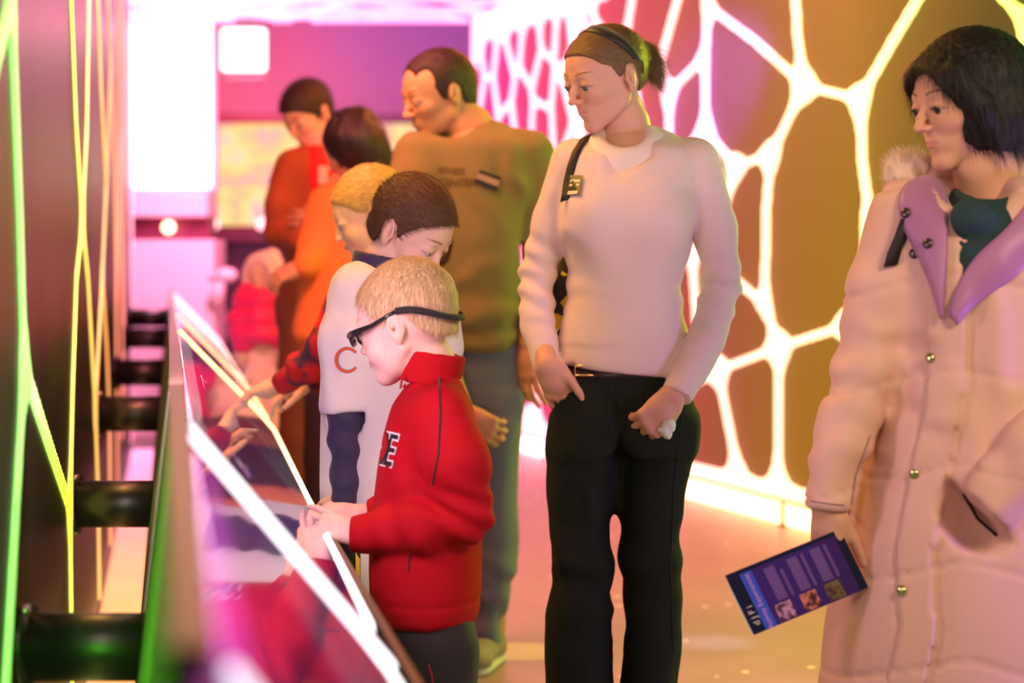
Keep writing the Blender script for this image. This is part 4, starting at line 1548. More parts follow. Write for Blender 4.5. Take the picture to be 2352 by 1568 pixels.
M_gl = mat('gloss_black_plastic', (0.010, 0.008, 0.014), 0.14, coat=0.8)
M_lens = mat('clear_lens', (0.9, 0.9, 1.0), 0.02, trans=1.0)
for s_ in (-1, 1):
    arm = [H1(s_ * .26, -.40, 0.0), H1(s_ * .325, -.32, 0.015), H1(s_ * .352, -.15, .035), H1(s_ * .365, 0.0, 0.075), H1(s_ * .362, .10, .10)]
    MB().tube(arm, [.0085, .0065, .0042, .0036, .0042], 8).build('temple', M_gl, g, True)
    fr = []
    for k in range(16):
        a = 2 * math.pi * k / 16
        fr.append(H1(s_ * (.155 + .115 * math.cos(a)), -.475 + .07 * (0.5 + .5 * math.cos(a)) , -.02 + .062 * math.sin(a)))
    MB().tube(fr, .0032, 6, closed=True).build('frame', M_gl, g, True)
    MB().prism(fr, R1 @ np.array([0, .0015, 0])).build('lens', M_lens, g)
MB().tube([H1(-.045, -.475, 0.0), H1(0, -.49, .01), H1(.045, -.475, 0.0)], .003, 6).build('bridge', M_gl, g, True)
stp = [(.362, .10, .10), (.352, .22, .085), (.30, .345, .035), (.20, .45, -.03), (.08, .505, -.06), (-.08, .505, -.06), (-.2, .45, -.03), (-.30, .345, .035), (-.352, .22, .085), (-.362, .10, .10)]
mb = MB()
Pd = cr_dense(np.arange(len(stp), dtype=float), [np.array([q[i] for q in stp]) for i in range(3)], 5)[:, 1:]
top = [H1(*(q * np.array([1, 1, 1]) + np.array([0, 0, .024]))) for q in Pd]
bot = [H1(*(q - np.array([0, 0, .024]))) for q in Pd]
out = [H1(q[0] * 1.035, q[1] + .01, q[2]) for q in Pd]
n_ = len(Pd)
Vs = top + out + bot
Fs = [(i, i + 1, n_ + i + 1, n_ + i) for i in range(n_ - 1)] + [(n_ + i, n_ + i + 1, 2 * n_ + i + 1, 2 * n_ + i) for i in range(n_ - 1)]
stpo = mesh_obj('strap', np.array(Vs), Fs, M_blackcloth, g)
m_ = stpo.modifiers.new('solid', 'SOLIDIFY'); m_.thickness = 0.003
B = bvh_of(stpo)
text_on('strap_lettering', B, 'dS XX', 1000, 764, 8, D - .08, M_white_ink, stpo, rot=-14, sx=1.5, bold=0.02, lift=0.003)


# ------------------------------------------------------------------ woman in the cream sweater
D = 4.46
M_sweater = mat('cream_knit', (0.80, 0.68, 0.62), 0.9, spec=0.2, bump=('X', 160, 0.25))
M_rib = mat('cream_rib_knit', (0.78, 0.66, 0.61), 0.9, sheen=0.3, bump=('X', 55, 0.8))
M_tee = mat('pale_cream_cotton', (0.82, 0.76, 0.66), 0.85)
p2 = empty('person', J(1430, 0, D) * np.array([1, 1, 0]), 'woman in a cream V-neck sweater and dark jeans with a black headband', 'person')
S = SDF()
S.u(loft([(292, 1405, 1515, .050, D + .03), (318, 1355, 1560, .075, D + .03), (345, 1312, 1592, .095), (395, 1285, 1614, .112), (450, 1284, 1602, .125), (520, 1282, 1592, .135), (580, 1296, 1580, .125), (640, 1304, 1566, .115),
          (700, 1300, 1564, .115), (770, 1286, 1582, .122), (835, 1278, 1584, .128), (868, 1286, 1570, .126)], D, 2.25, 0.012), 0)
for px_, s_ in ((1375, -1), (1500, 1)):
    S.u(ell(J(px_, 500, D - .085), (0.062, 0.055, 0.062)), 0.06)
S.plane(J(1432, 852, D), (-.11, 0, -1), 0.004)
# her right arm (image left): hand in the pocket
S.u(chain([J(1322, 378, D), J(1272, 500, D + .01), J(1234, 630, D + .02)], [0.058, 0.046, 0.039]), 0.012)
S.u(chain([J(1234, 630, D + .02), J(1234, 740, D - .02), J(1258, 842, D - .07)], [0.039, 0.037, 0.032]), 0.006)
# her left arm (image right)
S.u(chain([J(1592, 378, D), J(1640, 520, D + .0), J(1658, 655, D - .01)], [0.060, 0.048, 0.042]), 0.012)
S.u(chain([J(1658, 655, D - .01), J(1622, 780, D - .07), J(1550, 918, D - .14)], [0.042, 0.041, 0.038]), 0.006)
S.s(cutball(J(1553, 910, D - .14), J(1548, 912, D - .14) - J(1605, 800, D - .08), 0.07), 0.002)
S.s(cutball(J(1262, 848, D - .08), J(1268, 880, D - .08) - J(1238, 740, D - .02), 0.06), 0.002)
# V neck opening showing the tee below
S.s(ell(J(1425, 300, D - .10), (0.085, 0.12, 0.06)), 0.01)
S.s(cap(J(1440, 325, D - .13), J(1395, 432, D - .15), 0.078, 0.012), 0.008)


def hem_step(V):
    z = V[:, 2]
    z0 = J(0, 790, D)[2]
    m = (np.abs(V[:, 0] - J(1432, 0, D)[0]) < 0.17)
    return np.where((z < z0) & m, -0.0022, 0.0)


def lowrib(V):      # deep rib of the cuffs and hem
    return 0


dsp = [folds(0.0042, 7, 2.6, 4), hem_step, crease(J(1238, 640, D), (0.25, 0, 1), 20, 0.006, 0.085), crease(J(1650, 660, D), (0.2, 0, 1), 17, 0.005, 0.09),
       crease(J(1565, 470, D - .05), (-.6, 0, 1), 15, 0.005, 0.08), crease(J(1545, 620, D - .05), (-.5, 0, .9), 11, 0.004, 0.12),
       crease(J(1300, 560, D - .05), (.5, 0, 1), 13, 0.003, 0.10), crease(J(1250, 800, D), (.1, 0, 1), 16, 0.004, 0.05)]
sw_ = garment('sweater', S, 0.0068, M_sweater, p2, dsp)
S = SDF()
S.u(loft([(290, 1385, 1505, .055, D + .015), (318, 1345, 1535, .080, D + .01), (355, 1325, 1560, .092), (430, 1310, 1560, .108), (470, 1320, 1545, .112)], D, 2.2, 0.01), 0)
S.s(ell(J(1432, 262, D - .07), (0.070, 0.105, 0.076)), 0.008)
garment('tee_shirt', S, 0.006, M_tee, p2, [folds(0.003, 22, 9, 2)], label='pale round-necked shirt showing in the sweater neck')
# jeans
S = SDF()
S.u(loft([(835, 1290, 1570, .105), (870, 1280, 1574, .112), (920, 1272, 1590, .122), (990, 1262, 1606, .128), (1040, 1262, 1600, .125)], D, 2.3, .015), 0)
S.u(loft([(960, 1270, 1430, .10), (1060, 1258, 1424, .10), (1160, 1260, 1410, .092), (1240, 1272, 1398, .086), (1300, 1264, 1404, .088), (1345, 1272, 1402, .084), (1420, 1254, 1402, .088),
          (1568, 1256, 1406, .092), (1700, 1250, 1412, .10), (1765, 1248, 1418, .105)], D, 2.3, .01), 0.03)
S.u(loft([(960, 1432, 1592, .10, D + .02), (1060, 1420, 1584, .10, D + .02), (1160, 1420, 1568, .092, D + .02), (1240, 1424, 1560, .086, D + .02), (1320, 1424, 1562, .086, D + .02), (1400, 1434, 1560, .085, D + .02),
          (1500, 1434, 1562, .088, D + .02), (1568, 1428, 1552, .090, D + .02), (1700, 1420, 1560, .10, D + .03), (1765, 1418, 1566, .105, D + .03)], D, 2.3, .01), 0.03)
S.s(ell(J(1424, 1130, D - .11), (0.010, 0.05, 0.13)), 0.05)
jn = garment('jeans', S, 0.008, M_denim_dark, p2, [folds(0.006, 8, 5, 12), crease(J(1340, 1300, D - .05), (.15, 0, 1), 8, 0.007, 0.14), crease(J(1490, 1300, D - .05), (-.1, 0, 1), 9, 0.006, 0.13),
                                                  crease(J(1415, 1010, D - .08), (1, 0, .8), 11, 0.004, .09), crease(J(1330, 1180, D - .05), (1, 0, .3), 9, 0.004, .1)])
B = bvh_of(jn)
M_seamthread = mat('jeans_seam', (0.012, 0.014, 0.014), 0.8)
line_on('seam', B, [(1566, 960), (1548, 1120), (1540, 1300), (1546, 1500)], 0.0016, M_seamthread, jn)
line_on('seam', B, [(1402, 880), (1398, 960), (1412, 1030)], 0.0016, M_seamthread, jn)
line_on('pocket_seam', B, [(1475, 880), (1488, 920), (1520, 935)], 0.0016, M_seamthread, jn)
line_on('pocket_seam', B, [(1340, 868), (1318, 900), (1284, 912)], 0.0016, M_seamthread, jn)
M_belt = mat('dark_leather_belt', (0.02, 0.012, 0.008), 0.4)
S = SDF().u(loft([(840, 1286, 1574, .110), (866, 1280, 1576, .117)], D, 2.3, .004), 0)
bl = garment('belt', S, 0.006, M_belt, p2)
Bb = bvh_of(bl)
c_, _n = hit(Bb, 1350, 852, 0.006)
M_brass = mat('brass', (0.75, 0.5, 0.25), 0.25, metal=1.0)
mb = MB()
bk = [c_ + np.array([x, 0, z]) for x, z in ((-.026, -.011), (.026, -.012), (.026, .008), (-.026, .009))]
mb.tube(bk, 0.0035, 8, closed=True)
mb.build('buckle', M_brass, bl, True)
for dx, tx in ((1330, 1290), (1500, 1520)):
    a = J(dx, 0, D); t = J(tx, 0, D)
    shoe(p2, (t[0], D - .17, 0), (a[0], D + .08, 0), 0.095, mat('dark_shoe', (.02, .015, .012), .4), M_rubber)
# head
R2 = rotm(57, 18, 3)
c2, s2 = J(1388, 176, D - .02), 0.228
col2 = face_color((0.68, 0.40, 0.27), (0.60, 0.26, 0.24), (0.22, 0.13, 0.08), 0.15, 0.011)
hv, hq, hc, ey = build_head(p2, R2, c2, s2, col2, [(J(1440, 285, D + .02), 0.050), (J(1448, 350, D + .03), 0.062)], h=0.0085, lid=0.85, gaze=(.05, -1, -0.55), iris=(0.10, 0.16, 0.18))
inn = SDF().u(chain([J(1448, 330, D + .02), J(1440, 560, D), J(1435, 880, D)], [0.055, 0.085, 0.09]), 0.03)
inn.u(ell(J(1440, 372, D + .01), (0.11, 0.06, 0.05)), 0.05)
for a, b_ in ((1335, 1330), (1500, 1490)):
    inn.u(chain([J(a, 960, D), J(b_, 1300, D), J(b_, 1740, D + .01)], [0.07, 0.045, 0.03]), 0.03)
bp = body_piece(inn, 0.014, SK_light)
hl = hand_piece(J(1547, 908, D - .135), (-0.72, -0.10, -0.80), (0.25, -1.0, -0.10), 0.172, SK_light, curls=(1.05, 1.05, 1.0, 1.0), bend=1.0, thumb_side=-1,
                thumb=(0.55, 0.1), thumb_in=0.35, arm_from=J(1585, 862, D - .11), arm_r=0.026, spread=0.05, h=0.0023)
hr = hand_piece(J(1256, 838, D - .095), (0.42, 0.42, -0.85), (-0.3, -1.0, -0.3), 0.165, SK_light, curls=(0.2, 0.2, 0.2, 0.2), bend=1.0, thumb_side=1 if False else -1,
                thumb=(0.5, 0.35), thumb_in=-0.45, arm_from=J(1250, 800, D - .06), arm_r=0.024, h=0.0026)
merge_body('body', p2, [(hv, hq, hc), bp, hl, hr])
# eyelashes and swept-back hair
for s_ in (-1, 1):
    pts = [R2 @ np.array([s_ * x, y, z]) * s2 + c2 for x, y, z in ((.082, -.372, -.012), (.11, -.392, -.002), (.145, -.394, -.001), (.175, -.380, -.006), (.195, -.360, -.016))]
    MB().tube(pts, [.0006, .0011, .0013, .0013, .0007], 5).build('eyelashes', M_lash, p2, True)
M_dkblond = hair_mat('dark_blond_hair', (0.16, 0.095, 0.035), 0.36, (8, 90, 60))
S = SDF().u(ell((0, 0.080, 0.122), (0.352, 0.43, 0.392)), 0).u(ell((0, -0.105, 0.17), (0.287, 0.278, 0.258)), .07)
S.u(ell((0, 0.26, -0.06), (0.22, 0.2, 0.2)), 0.07)
S.cut(hairline([(-.6, .33), (-.36, .315), (-.28, .27), (-.20, .17), (-.12, .13), (-.07, .02), (-.03, -.01), (0.02, 0.06), (0.07, 0.115), (0.13, 0.09), (0.19, -.06), (.27, -.22), (.5, -.30)]), 0.012)
S.u(ell((0.0, 0.50, 0.10), (0.13, 0.10, 0.14)), 0.03)


def flow2(P):
    f = np.array([0, 0.52, 0.06]) - P
    return f / (np.linalg.norm(f, axis=1)[:, None] + 1e-6)


hair2_name = hair_obj('hair', S, 0.0095, R2, c2, s2, M_dkblond, p2, flow2, 0.05, 6000, 0.0003, 5, 0.05, 0.004, (14, 14, 60)).name
S = SDF().u(ell((0.0, 0.565, 0.06), (0.10, 0.10, 0.15)), 0).u(ell((0.02, 0.60, -0.03), (0.07, 0.08, 0.14)), .05)
hair_obj('ponytail', S, 0.0095, R2, c2, s2, M_dkblond, p2, lambda P: np.tile(np.array([0.1, 0.25, -1.0]), (len(P), 1)) + (P - np.array([0, .55, .1])) * 2.5, 0.055, 2600, 0.0004, 6, 0.5, 0.012, (40, 40, 12), curl=0.5,
         label='short bunched ponytail with loose ends')
# headband
Bh = bvh_of(bpy.data.objects[hair2_name])
Vb = []
for k in range(45):
    a = math.radians(-24 + 228 * k / 44)
    for off in (-0.17, 0.17):
        sa, ca = math.sin(a), math.cos(a)
        m = -0.30 * max(sa, 0) + 0.42 * (1 - max(sa, 0)) + off
        w = np.array([ca, m, sa + 0.02]); w /= np.linalg.norm(w)
        o_ = R2 @ np.array([0, .08, .08]) * s2 + c2
        wd = R2 @ w
        st_ = Vector((float(v) for v in (o_ + wd * 0.25)))
        loc, nor, i_, ds = Bh.ray_cast(st_, Vector((float(-v) for v in wd)))
        p = np.array(loc) if loc is not None else o_ + wd * .09
        Vb.append(p + wd * 0.0022)
n_b = len(Vb) // 2
for it in range(3):
    for i_ in range(1, n_b - 1):
        for q_ in (0, 1):
            Vb[2 * i_ + q_] = Vb[2 * i_ + q_] * .5 + (Vb[2 * i_ - 2 + q_] + Vb[2 * i_ + 2 + q_]) * .25
Fb = [(2 * i, 2 * i + 1, 2 * i + 3, 2 * i + 2) for i in range(n_b - 1)]
M_satin = mat('black_satin', (0.008, 0.005, 0.004), 0.5, sheen=.2)
hb = mesh_obj('headband', np.array(Vb), Fb, M_satin, p2)
m_ = hb.modifiers.new('solid', 'SOLIDIFY'); m_.thickness = 0.003; m_.offset = 0
# tissue in her hand
S = SDF().u(ell(J(1530, 985, D - .15), (0.016, 0.014, 0.022)), 0).u(ell(J(1537, 975, D - .155), (0.012, 0.010, 0.012)), .006)
tag(sculpt('tissue', S, 0.0022, mat('tissue_paper', (0.75, 0.85, 0.75), 0.8), None, [lambda V: 0.0045 * vnoise(V * 95) + 0.002 * vnoise(V * 210)], 0), 'crumpled white tissue held in the sweater woman\'s fist', 'tissue')
# ring
c_ = J(1487, 992, D - .18)
# shoulder bag: strap, badge clip and patterned bag under her arm
bag = empty('shoulder_bag', J(1290, 800, D + .05), 'black and yellow patterned shoulder bag with a black strap', 'bag')
Bs = bvh_of(sw_)
pts = [(1362, 306), (1345, 322), (1328, 348), (1316, 380), (1309, 415), (1305, 445), (1302, 462)]
P3, N3 = zip(*[hit(Bs, x, y, 0.004) for x, y in pts])
Vb = []
for p, n, (x, y) in zip(P3, N3, pts):
    w = np.array([0.011, 0, 0.004])
    Vb += [p - w, p + w]
Fb = [(2 * i, 2 * i + 1, 2 * i + 3, 2 * i + 2) for i in range(len(pts) - 1)]
M_strap = mat('black_webbing', (0.012, 0.012, 0.008), 0.6, bump=('noise', 300, .2))
so = mesh_obj('strap', np.array(Vb), Fb, M_strap, bag); m_ = so.modifiers.new('solid', 'SOLIDIFY'); m_.thickness = 0.004
M_pat = mat('patterned_canvas', (0.01, 0.01, 0.008), 0.6)
nt = M_pat.node_tree; b = nt.nodes['Principled BSDF']
tc = nt.nodes.new('ShaderNodeTexCoord'); vo = nt.nodes.new('ShaderNodeTexVoronoi'); vo.inputs['Scale'].default_value = 34
nt.links.new(tc.outputs['Object'], vo.inputs['Vector'])
cr = nt.nodes.new('ShaderNodeValToRGB'); cr.color_ramp.interpolation = 'CONSTANT'; el = cr.color_ramp.elements
el.new(.5); el.new(.7)
for e, (p, c) in zip(el, [(0.0, (0.012, 0.012, 0.008)), (0.45, (0.85, 0.6, 0.02)), (0.62, (0.9, 0.75, 0.5)), (0.75, (0.015, 0.012, 0.01))]):
    e.position = p; e.color = (*c, 1)
sp = nt.nodes.new('ShaderNodeSeparateColor'); nt.links.new(vo.outputs['Color'], sp.inputs[0]); nt.links.new(sp.outputs[0], cr.inputs[0]); nt.links.new(cr.outputs[0], b.inputs['Base Color'])
S = SDF().u(chain([J(1298, 570, D + .10), J(1292, 650, D + .10)], [0.010, 0.034]), 0).u(chain([J(1290, 650, D + .11), J(1288, 760, D + .11)], [0.045, 0.055]), 0.03)
garment('bag_body', S, 0.006, M_pat, bag, [folds(0.004, 20, 9, 1)])
MB().tube([J(1300, 480, D + .12), J(1303, 560, D + .11), J(1300, 620, D + .11)], 0.008, 8).build('strap', M_strap, bag, True)
# name badge clipped at the strap
bd = empty('name_badge', J(1322, 428, D - .12), 'small dark name badge clipped beside the strap on the cream sweater', 'badge')
V, F = [], []
q = [(1313, 404), (1342, 406), (1334, 450), (1303, 452)]
P3 = [hit(Bs, x, y, 0.007)[0] for x, y in q]
MB().prism(P3[::-1], (0, 0.002, 0)).build('card', mat('dark_green_card', (0.03, 0.045, 0.02), 0.4), bd)
M_pale = mat('pale_card', (0.75, 0.72, 0.55), 0.5)
for (y0, y1) in ((414, 420), (424, 429), (440, 448)):
    def qq(x, t):
        return (x, t)
    f0, f1 = (y0 - 404) / 46, (y1 - 404) / 46
    l = lambda t: np.array(P3[0]) * (1 - t) + np.array(P3[3]) * t
    r_ = lambda t: np.array(P3[1]) * (1 - t) + np.array(P3[2]) * t
    a0, b0, a1, b1 = l(f0), r_(f0), l(f1), r_(f1)
    q4 = [a0 * .85 + b0 * .15, a0 * .15 + b0 * .85, a1 * .15 + b1 * .85, a1 * .85 + b1 * .15]
    MB().prism([v + np.array([0, -.0015, 0]) for v in q4][::-1], (0, 0.001, 0)).build('printed_line', M_pale, bd)

# ------------------------------------------------------------------ woman in the long pink down coat
D = 3.5
M_coat = mat('pink_down_nylon', (0.72, 0.46, 0.37), 0.6, bump=('noise', 160, 0.12), var=0.06, varscale=10)
M_lining = mat('mauve_lining', (0.40, 0.17, 0.36), 0.45, sheen=0.3)
M_fur = mat('cream_fur', (0.85, 0.72, 0.58), 0.9, sheen=0.5)
M_scarf = mat('dark_teal_knit', (0.012, 0.045, 0.05), 0.85, bump=('noise', 120, .6))
p3 = empty('person', J(2230, 0, D) * np.array([1, 1, 0]), 'woman with a black bob in a long pale pink down coat', 'person')
S = SDF()
S.u(loft([(408, 2130, 2370, .09), (440, 2085, 2425, .12), (480, 2050, 2470, .14), (560, 2030, 2500, .155), (680, 2030, 2500, .165), (800, 2035, 2480, .165), (950, 2010, 2480, .17), (1100, 1975, 2490, .18),
          (1250, 1940, 2510, .19), (1400, 1910, 2530, .195), (1568, 1888, 2550, .20), (1800, 1870, 2570, .205), (1905, 1868, 2575, .205)], D, 2.3, .02), 0)
S.s(ell(J(2235, 395, D - .10), (0.075, 0.13, 0.075)), 0.02)
S.s(cap(J(2240, 470, D - .17), J(2168, 600, D - .19), 0.055, 0.010), 0.015)
S.s(cap(J(2240, 470, D - .17), J(2290, 560, D - .19), 0.05, 0.02), 0.015)
# right arm of hers, hanging
S.u(chain([J(2085, 500, D - .02), J(2030, 680, D - .03), J(1985, 860, D - .05)], [0.068, 0.062, 0.056]), 0.03)
S.u(chain([J(1985, 860, D - .05), J(1935, 1010, D - .08), J(1903, 1150, D - .10)], [0.056, 0.052, 0.044]), 0.012)
# left arm: forearm into the pocket, elbow outside the frame
S.u(chain([J(2450, 520, D), J(2500, 740, D - .05), J(2480, 930, D - .12)], [0.07, 0.065, 0.06]), 0.03)
S.u(chain([J(2480, 930, D - .12), J(2370, 1045, D - .205), J(2268, 1160, D - .20)], [0.060, 0.058, 0.052]), 0.008)
S.s(cutball(J(2262, 1172, D - .20), (-.62, 0, -.62), 0.08), 0.003)
S.s(cutball(J(1897, 1172, D - .105), (-0.05, 0, -1), 0.07), 0.006)


def quilt(V):
    z = V[:, 2]; x = V[:, 0]
    xc = J(2160, 0, D)[0]
    zz = z + 0.25 * np.abs(x - xc) + 0.006 * vnoise(V * 9)
    ph = (zz / 0.165) % 1.0
    g = np.exp(-((np.minimum(ph, 1 - ph)) / 0.02) ** 2)
    return -0.004 * g + 0.002 * np.sin(ph * math.pi)


def placket(V):
    z = V[:, 2]
    zs = np.array([J(0, y, D)[2] for y in (560, 700, 900, 1100, 1250, 1400, 1568, 1900)])[::-1]
    xs = np.array([J(x, 0, D)[0] for x in (2163, 2170, 2165, 2120, 2092, 2098, 2062, 2040)])[::-1]
    px_ = np.interp(z, zs, xs)
    d = V[:, 0] - px_
    m = (V[:, 1] < D - .05) * (z < J(0, 560, D)[2])
    ridge = np.where((d < 0) & (d > -0.055), 0.006, 0) + np.where((d >= 0), -0.004 * np.exp(-(d / 0.02) ** 2) * 2, 0)
    seam = -0.004 * np.exp(-((d + 0.057) / 0.003) ** 2)
    return m * (ridge + seam)


dsp = [quilt, placket, folds(0.0045, 5, 1.3, 21), crease(J(1985, 860, D - .05), (.2, 0, 1), 13, 0.005, 0.14), crease(J(1915, 1060, D - .08), (-.3, 0, 1), 12, 0.005, 0.09),
       crease(J(2330, 1080, D - .25), (.8, 0, -.7), 14, 0.005, 0.10), crease(J(2270, 860, D - .15), (1, 0, .15), 10, 0.005, 0.2)]
ct_ = garment('coat', S, 0.0075, M_coat, p3, dsp)
B = bvh_of(ct_)
# folded-back lapels with mauve lining, stand collar
lp1 = ribbon_on('lapel', B, [(2112, 398), (2076, 430), (2060, 478), (2084, 540), (2116, 600), (2142, 660), (2160, 730)],
                [(2146, 404), (2166, 434), (2176, 480), (2176, 540), (2174, 600), (2171, 660), (2166, 732)], 10, 0.006, M_lining, ct_, label='folded-back mauve lined collar flap')
ribbon_on('lapel', B, [(2375, 440), (2330, 505), (2285, 550), (2235, 592), (2198, 650), (2180, 720)],
          [(2420, 520), (2380, 580), (2330, 635), (2280, 668), (2232, 705), (2196, 745)], 10, 0.006, M_lining, ct_, label='opened mauve lined front edge')
S = SDF().u(chain([J(2108, 378, D + .06), J(2076, 392, D + .07), J(2070, 425, D + .09)], [0.024, 0.030, 0.026]), 0.02)
fo = garment('fur_trim', S, 0.005, M_fur, ct_, [lambda V: 0.006 * vnoise(V * 130)])
Vf = np.array([v.co[:] for v in fo.data.vertices]) + np.array(root_of(fo)); Nf = np.array([v.normal[:] for v in fo.data.vertices])
SV, SF = strands(Vf, Nf, lambda P: np.tile(np.array([-.3, -.2, .4]), (len(P), 1)), 0.016, 2600, 0.0004, 3, 1.2)
mesh_obj('fur', SV, SF, M_fur, fo)
S = SDF().u(ell(J(2300, 430, D + .10), (0.15, 0.07, 0.075)), 0)
S.u(ell(J(2210, 430, D + .09), (0.13, 0.06, 0.06)), 0.03)
garment('hood', S, 0.009, M_coat, ct_, [folds(0.008, 10, 10, 5)])
M_btn = mat('green_brass_snap', (0.55, 0.60, 0.25), 0.25, metal=0.9)
for (x, y, nm) in ((2138, 822, None), (2101, 1088, None), (2072, 1356, None), (2101, 582, None), (2083, 490, None), (2134, 560, None)):
    p, n = hit(B, x, y, 0.003)
    if (x, y) in ((2083, 490), (2134, 560)):
        p, n = hit(bvh_of(lp1), x, y, 0.005)
    t = Vector(n).to_track_quat('Z', 'Y').to_matrix()
    MB().sphere(p, (0.0095, 0.0095, 0.0045), 16, 8, np.array(t)).build('snap_button', M_btn if y > 600 else mat('dark_snap', (.1, .08, .08), .3, metal=.8), ct_, True)
line_on('pocket_seam', B, [(1998, 1000), (1965, 1090), (1950, 1190)], 0.0016, mat('coat_seam', (0.35, 0.2, 0.2), .8), ct_)
line_on('pocket_opening', B, [(2215, 1135), (2245, 1190), (2290, 1230)], 0.003, M_blackcloth, ct_)
line_on('cuff_seam', B, [(1862, 1150), (1900, 1156), (1938, 1160)], 0.0012, bpy.data.materials['coat_seam'], ct_)
# scarf
S = SDF()
S.u(loft([(425, 2190, 2330, .075, D - .03), (470, 2180, 2340, .09, D - .04), (530, 2165, 2340, .09, D - .07), (620, 2160, 2260, .07, D - .09), (700, 2160, 2230, .05, D - .10)], D, 2.2, .01), 0)
S.u(ell(J(2230, 500, D - .15), (0.035, 0.02, 0.032)), 0.015)
S.s(ell(J(2262, 400, D - .06), (0.050, 0.09, 0.055)), 0.01)
garment('scarf', S, 0.006, M_scarf, p3, [folds(0.005, 20, 14, 4)])
# legs and boots below the coat
S = SDF()
for x in (2140, 2330):
    S.u(cap(J(x, 1500, D), J(x, 2060, D), 0.07, 0.05), 0)
garment('trousers', S, 0.012, M_blackcloth, p3)
for x in (2140, 2330):
    a = J(x, 0, D); shoe(p3, (a[0] - .10, D - .17, 0), (a[0], D + .06, 0), 0.09, M_rubber, M_rubber)
R3 = rotm(68, 9, 0)
c3, s3 = J(2216, 236, D), 0.230
col3 = face_color((0.68, 0.38, 0.25), (0.58, 0.22, 0.20), (0.10, 0.06, 0.05), 0.25, 0.010)
hv, hq, hc, ey = build_head(p3, R3, c3, s3, col3, [(J(2262, 390, D + .0), 0.054), (J(2275, 480, D + .02), 0.07)], h=0.0085, lid=0.8, gaze=(.08, -1, -0.25), iris=(0.03, 0.015, 0.01))
inn = SDF().u(chain([J(2275, 470, D + .02), J(2260, 800, D), J(2250, 1200, D)], [0.07, 0.10, 0.10]), 0.03)
for x in (2140, 2330):
    inn.u(cap(J(x, 1250, D), J(x, 2050, D), 0.06, 0.03), 0.03)
bp = body_piece(inn, 0.016, SK_light)
hw = J(1902, 1165, D - .10)
hd = hand_piece(hw, (0.04, 0.10, -1.0), (-0.75, -0.65, 0.0), 0.168, SK_light, curls=(0.55, 0.75, 0.85, 0.9), bend=0.8, thumb_side=-1, thumb=(0.35, 0.12), thumb_in=0.45,
                arm_from=J(1908, 1120, D - .09), arm_r=0.026, h=0.0024)
merge_body('body', p3, [(hv, hq, hc), bp, hd])
for s_ in (-1, 1):
    pts = [R3 @ np.array([s_ * x, y, z]) * s3 + c3 for x, y, z in ((.082, -.372, -.014), (.11, -.392, -.004), (.145, -.394, -.003), (.175, -.380, -.008), (.195, -.360, -.018))]
    MB().tube(pts, [.0007, .0013, .0015, .0014, .0008], 5).build('eyelashes', M_lash, p3, True)
M_blackhair = hair_mat('black_hair', (0.004, 0.0025, 0.0025), 0.5, (70, 70, 6))
S = SDF().u(ell((0, 0.115, 0.14), (0.425, 0.49, 0.445)), 0)
S.u(ell((0, 0.16, -0.12), (0.45, 0.46, 0.36)), 0.08)
S.u(ell((0, -0.16, 0.18), (0.33, 0.30, 0.27)), 0.06)
for s_ in (-1, 1):
    S.u(chain([(s_ * 0.28, -0.24, 0.25), (s_ * .365, -0.12, -0.02), (s_ * .36, 0.0, -0.33)], [0.08, 0.075, 0.06]), 0.07)
# open the face
S.s(ell((0, -0.52, -0.16), (0.36, 0.40, 0.44)), 0.03)
S.s(ell((0, -0.46, 0.16), (0.20, 0.17, 0.14)), 0.05)
S.s(ell((0, 0.05, -0.52), (0.30, 0.45, 0.14)), 0.04)
S.cut(lambda X, Y, Z: -0.44 - 0.10 * np.clip(-Y, -.3, .3) - Z + 0 * X, 0.02)
hair_obj('hair', S, 0.011, R3, c3, s3, M_blackhair, p3, lambda P: np.tile(np.array([0.0, 0.0, -1.0]), (len(P), 1)) + P * np.array([.5, .5, 0]), 0.05, 6000, 0.0004, 9, 0.03, 0.006, (38, 38, 5))
# backpack strap on her shoulder
P3, N3 = zip(*[hit(B, x, y, 0.006) for x, y in ((2086, 505), (2072, 545), (2056, 580), (2046, 615))])
Vb = []
for p in P3:
    Vb += [p - np.array([0.012, 0, 0]), p + np.array([0.012, 0, 0.004])]
so = mesh_obj('bag_strap', np.array(Vb), [(2 * i, 2 * i + 1, 2 * i + 3, 2 * i + 2) for i in range(3)], M_strap)
m_ = so.modifiers.new('solid', 'SOLIDIFY'); m_.thickness = 0.004
tag(so, 'black bag strap over the shoulder of the pink down coat', 'strap')
# folded brochure in her hand
br = empty('brochure', J(1800, 1330, D - .14), 'dark purple printed brochure held by the woman in the pink coat', 'brochure')
Db = D - .145
A_, B_, C_, E_ = J(1667, 1322, Db - .02), J(1930, 1215, Db + .02), J(1925, 1362, Db + .02), J(1733, 1457, Db - .02)
# plane coordinates: u along top edge (A->B), v down the short side (A->E)


def bpnt(u, v, lift=0.0):
    p = A_ * (1 - u) * (1 - v) + B_ * u * (1 - v) + (B_ + (E_ - A_)) * u * v + E_ * (1 - u) * v
    return p + np.array([0, -lift, 0])


def bquad(name, u0, v0, u1, v1, m, lift, parent=br, th=.0004, label=None):
    return MB().prism([bpnt(u0, v0, lift), bpnt(u0, v1, lift), bpnt(u1, v1, lift), bpnt(u1, v0, lift)], (0, th, 0)).build(name, m, parent, label=label)


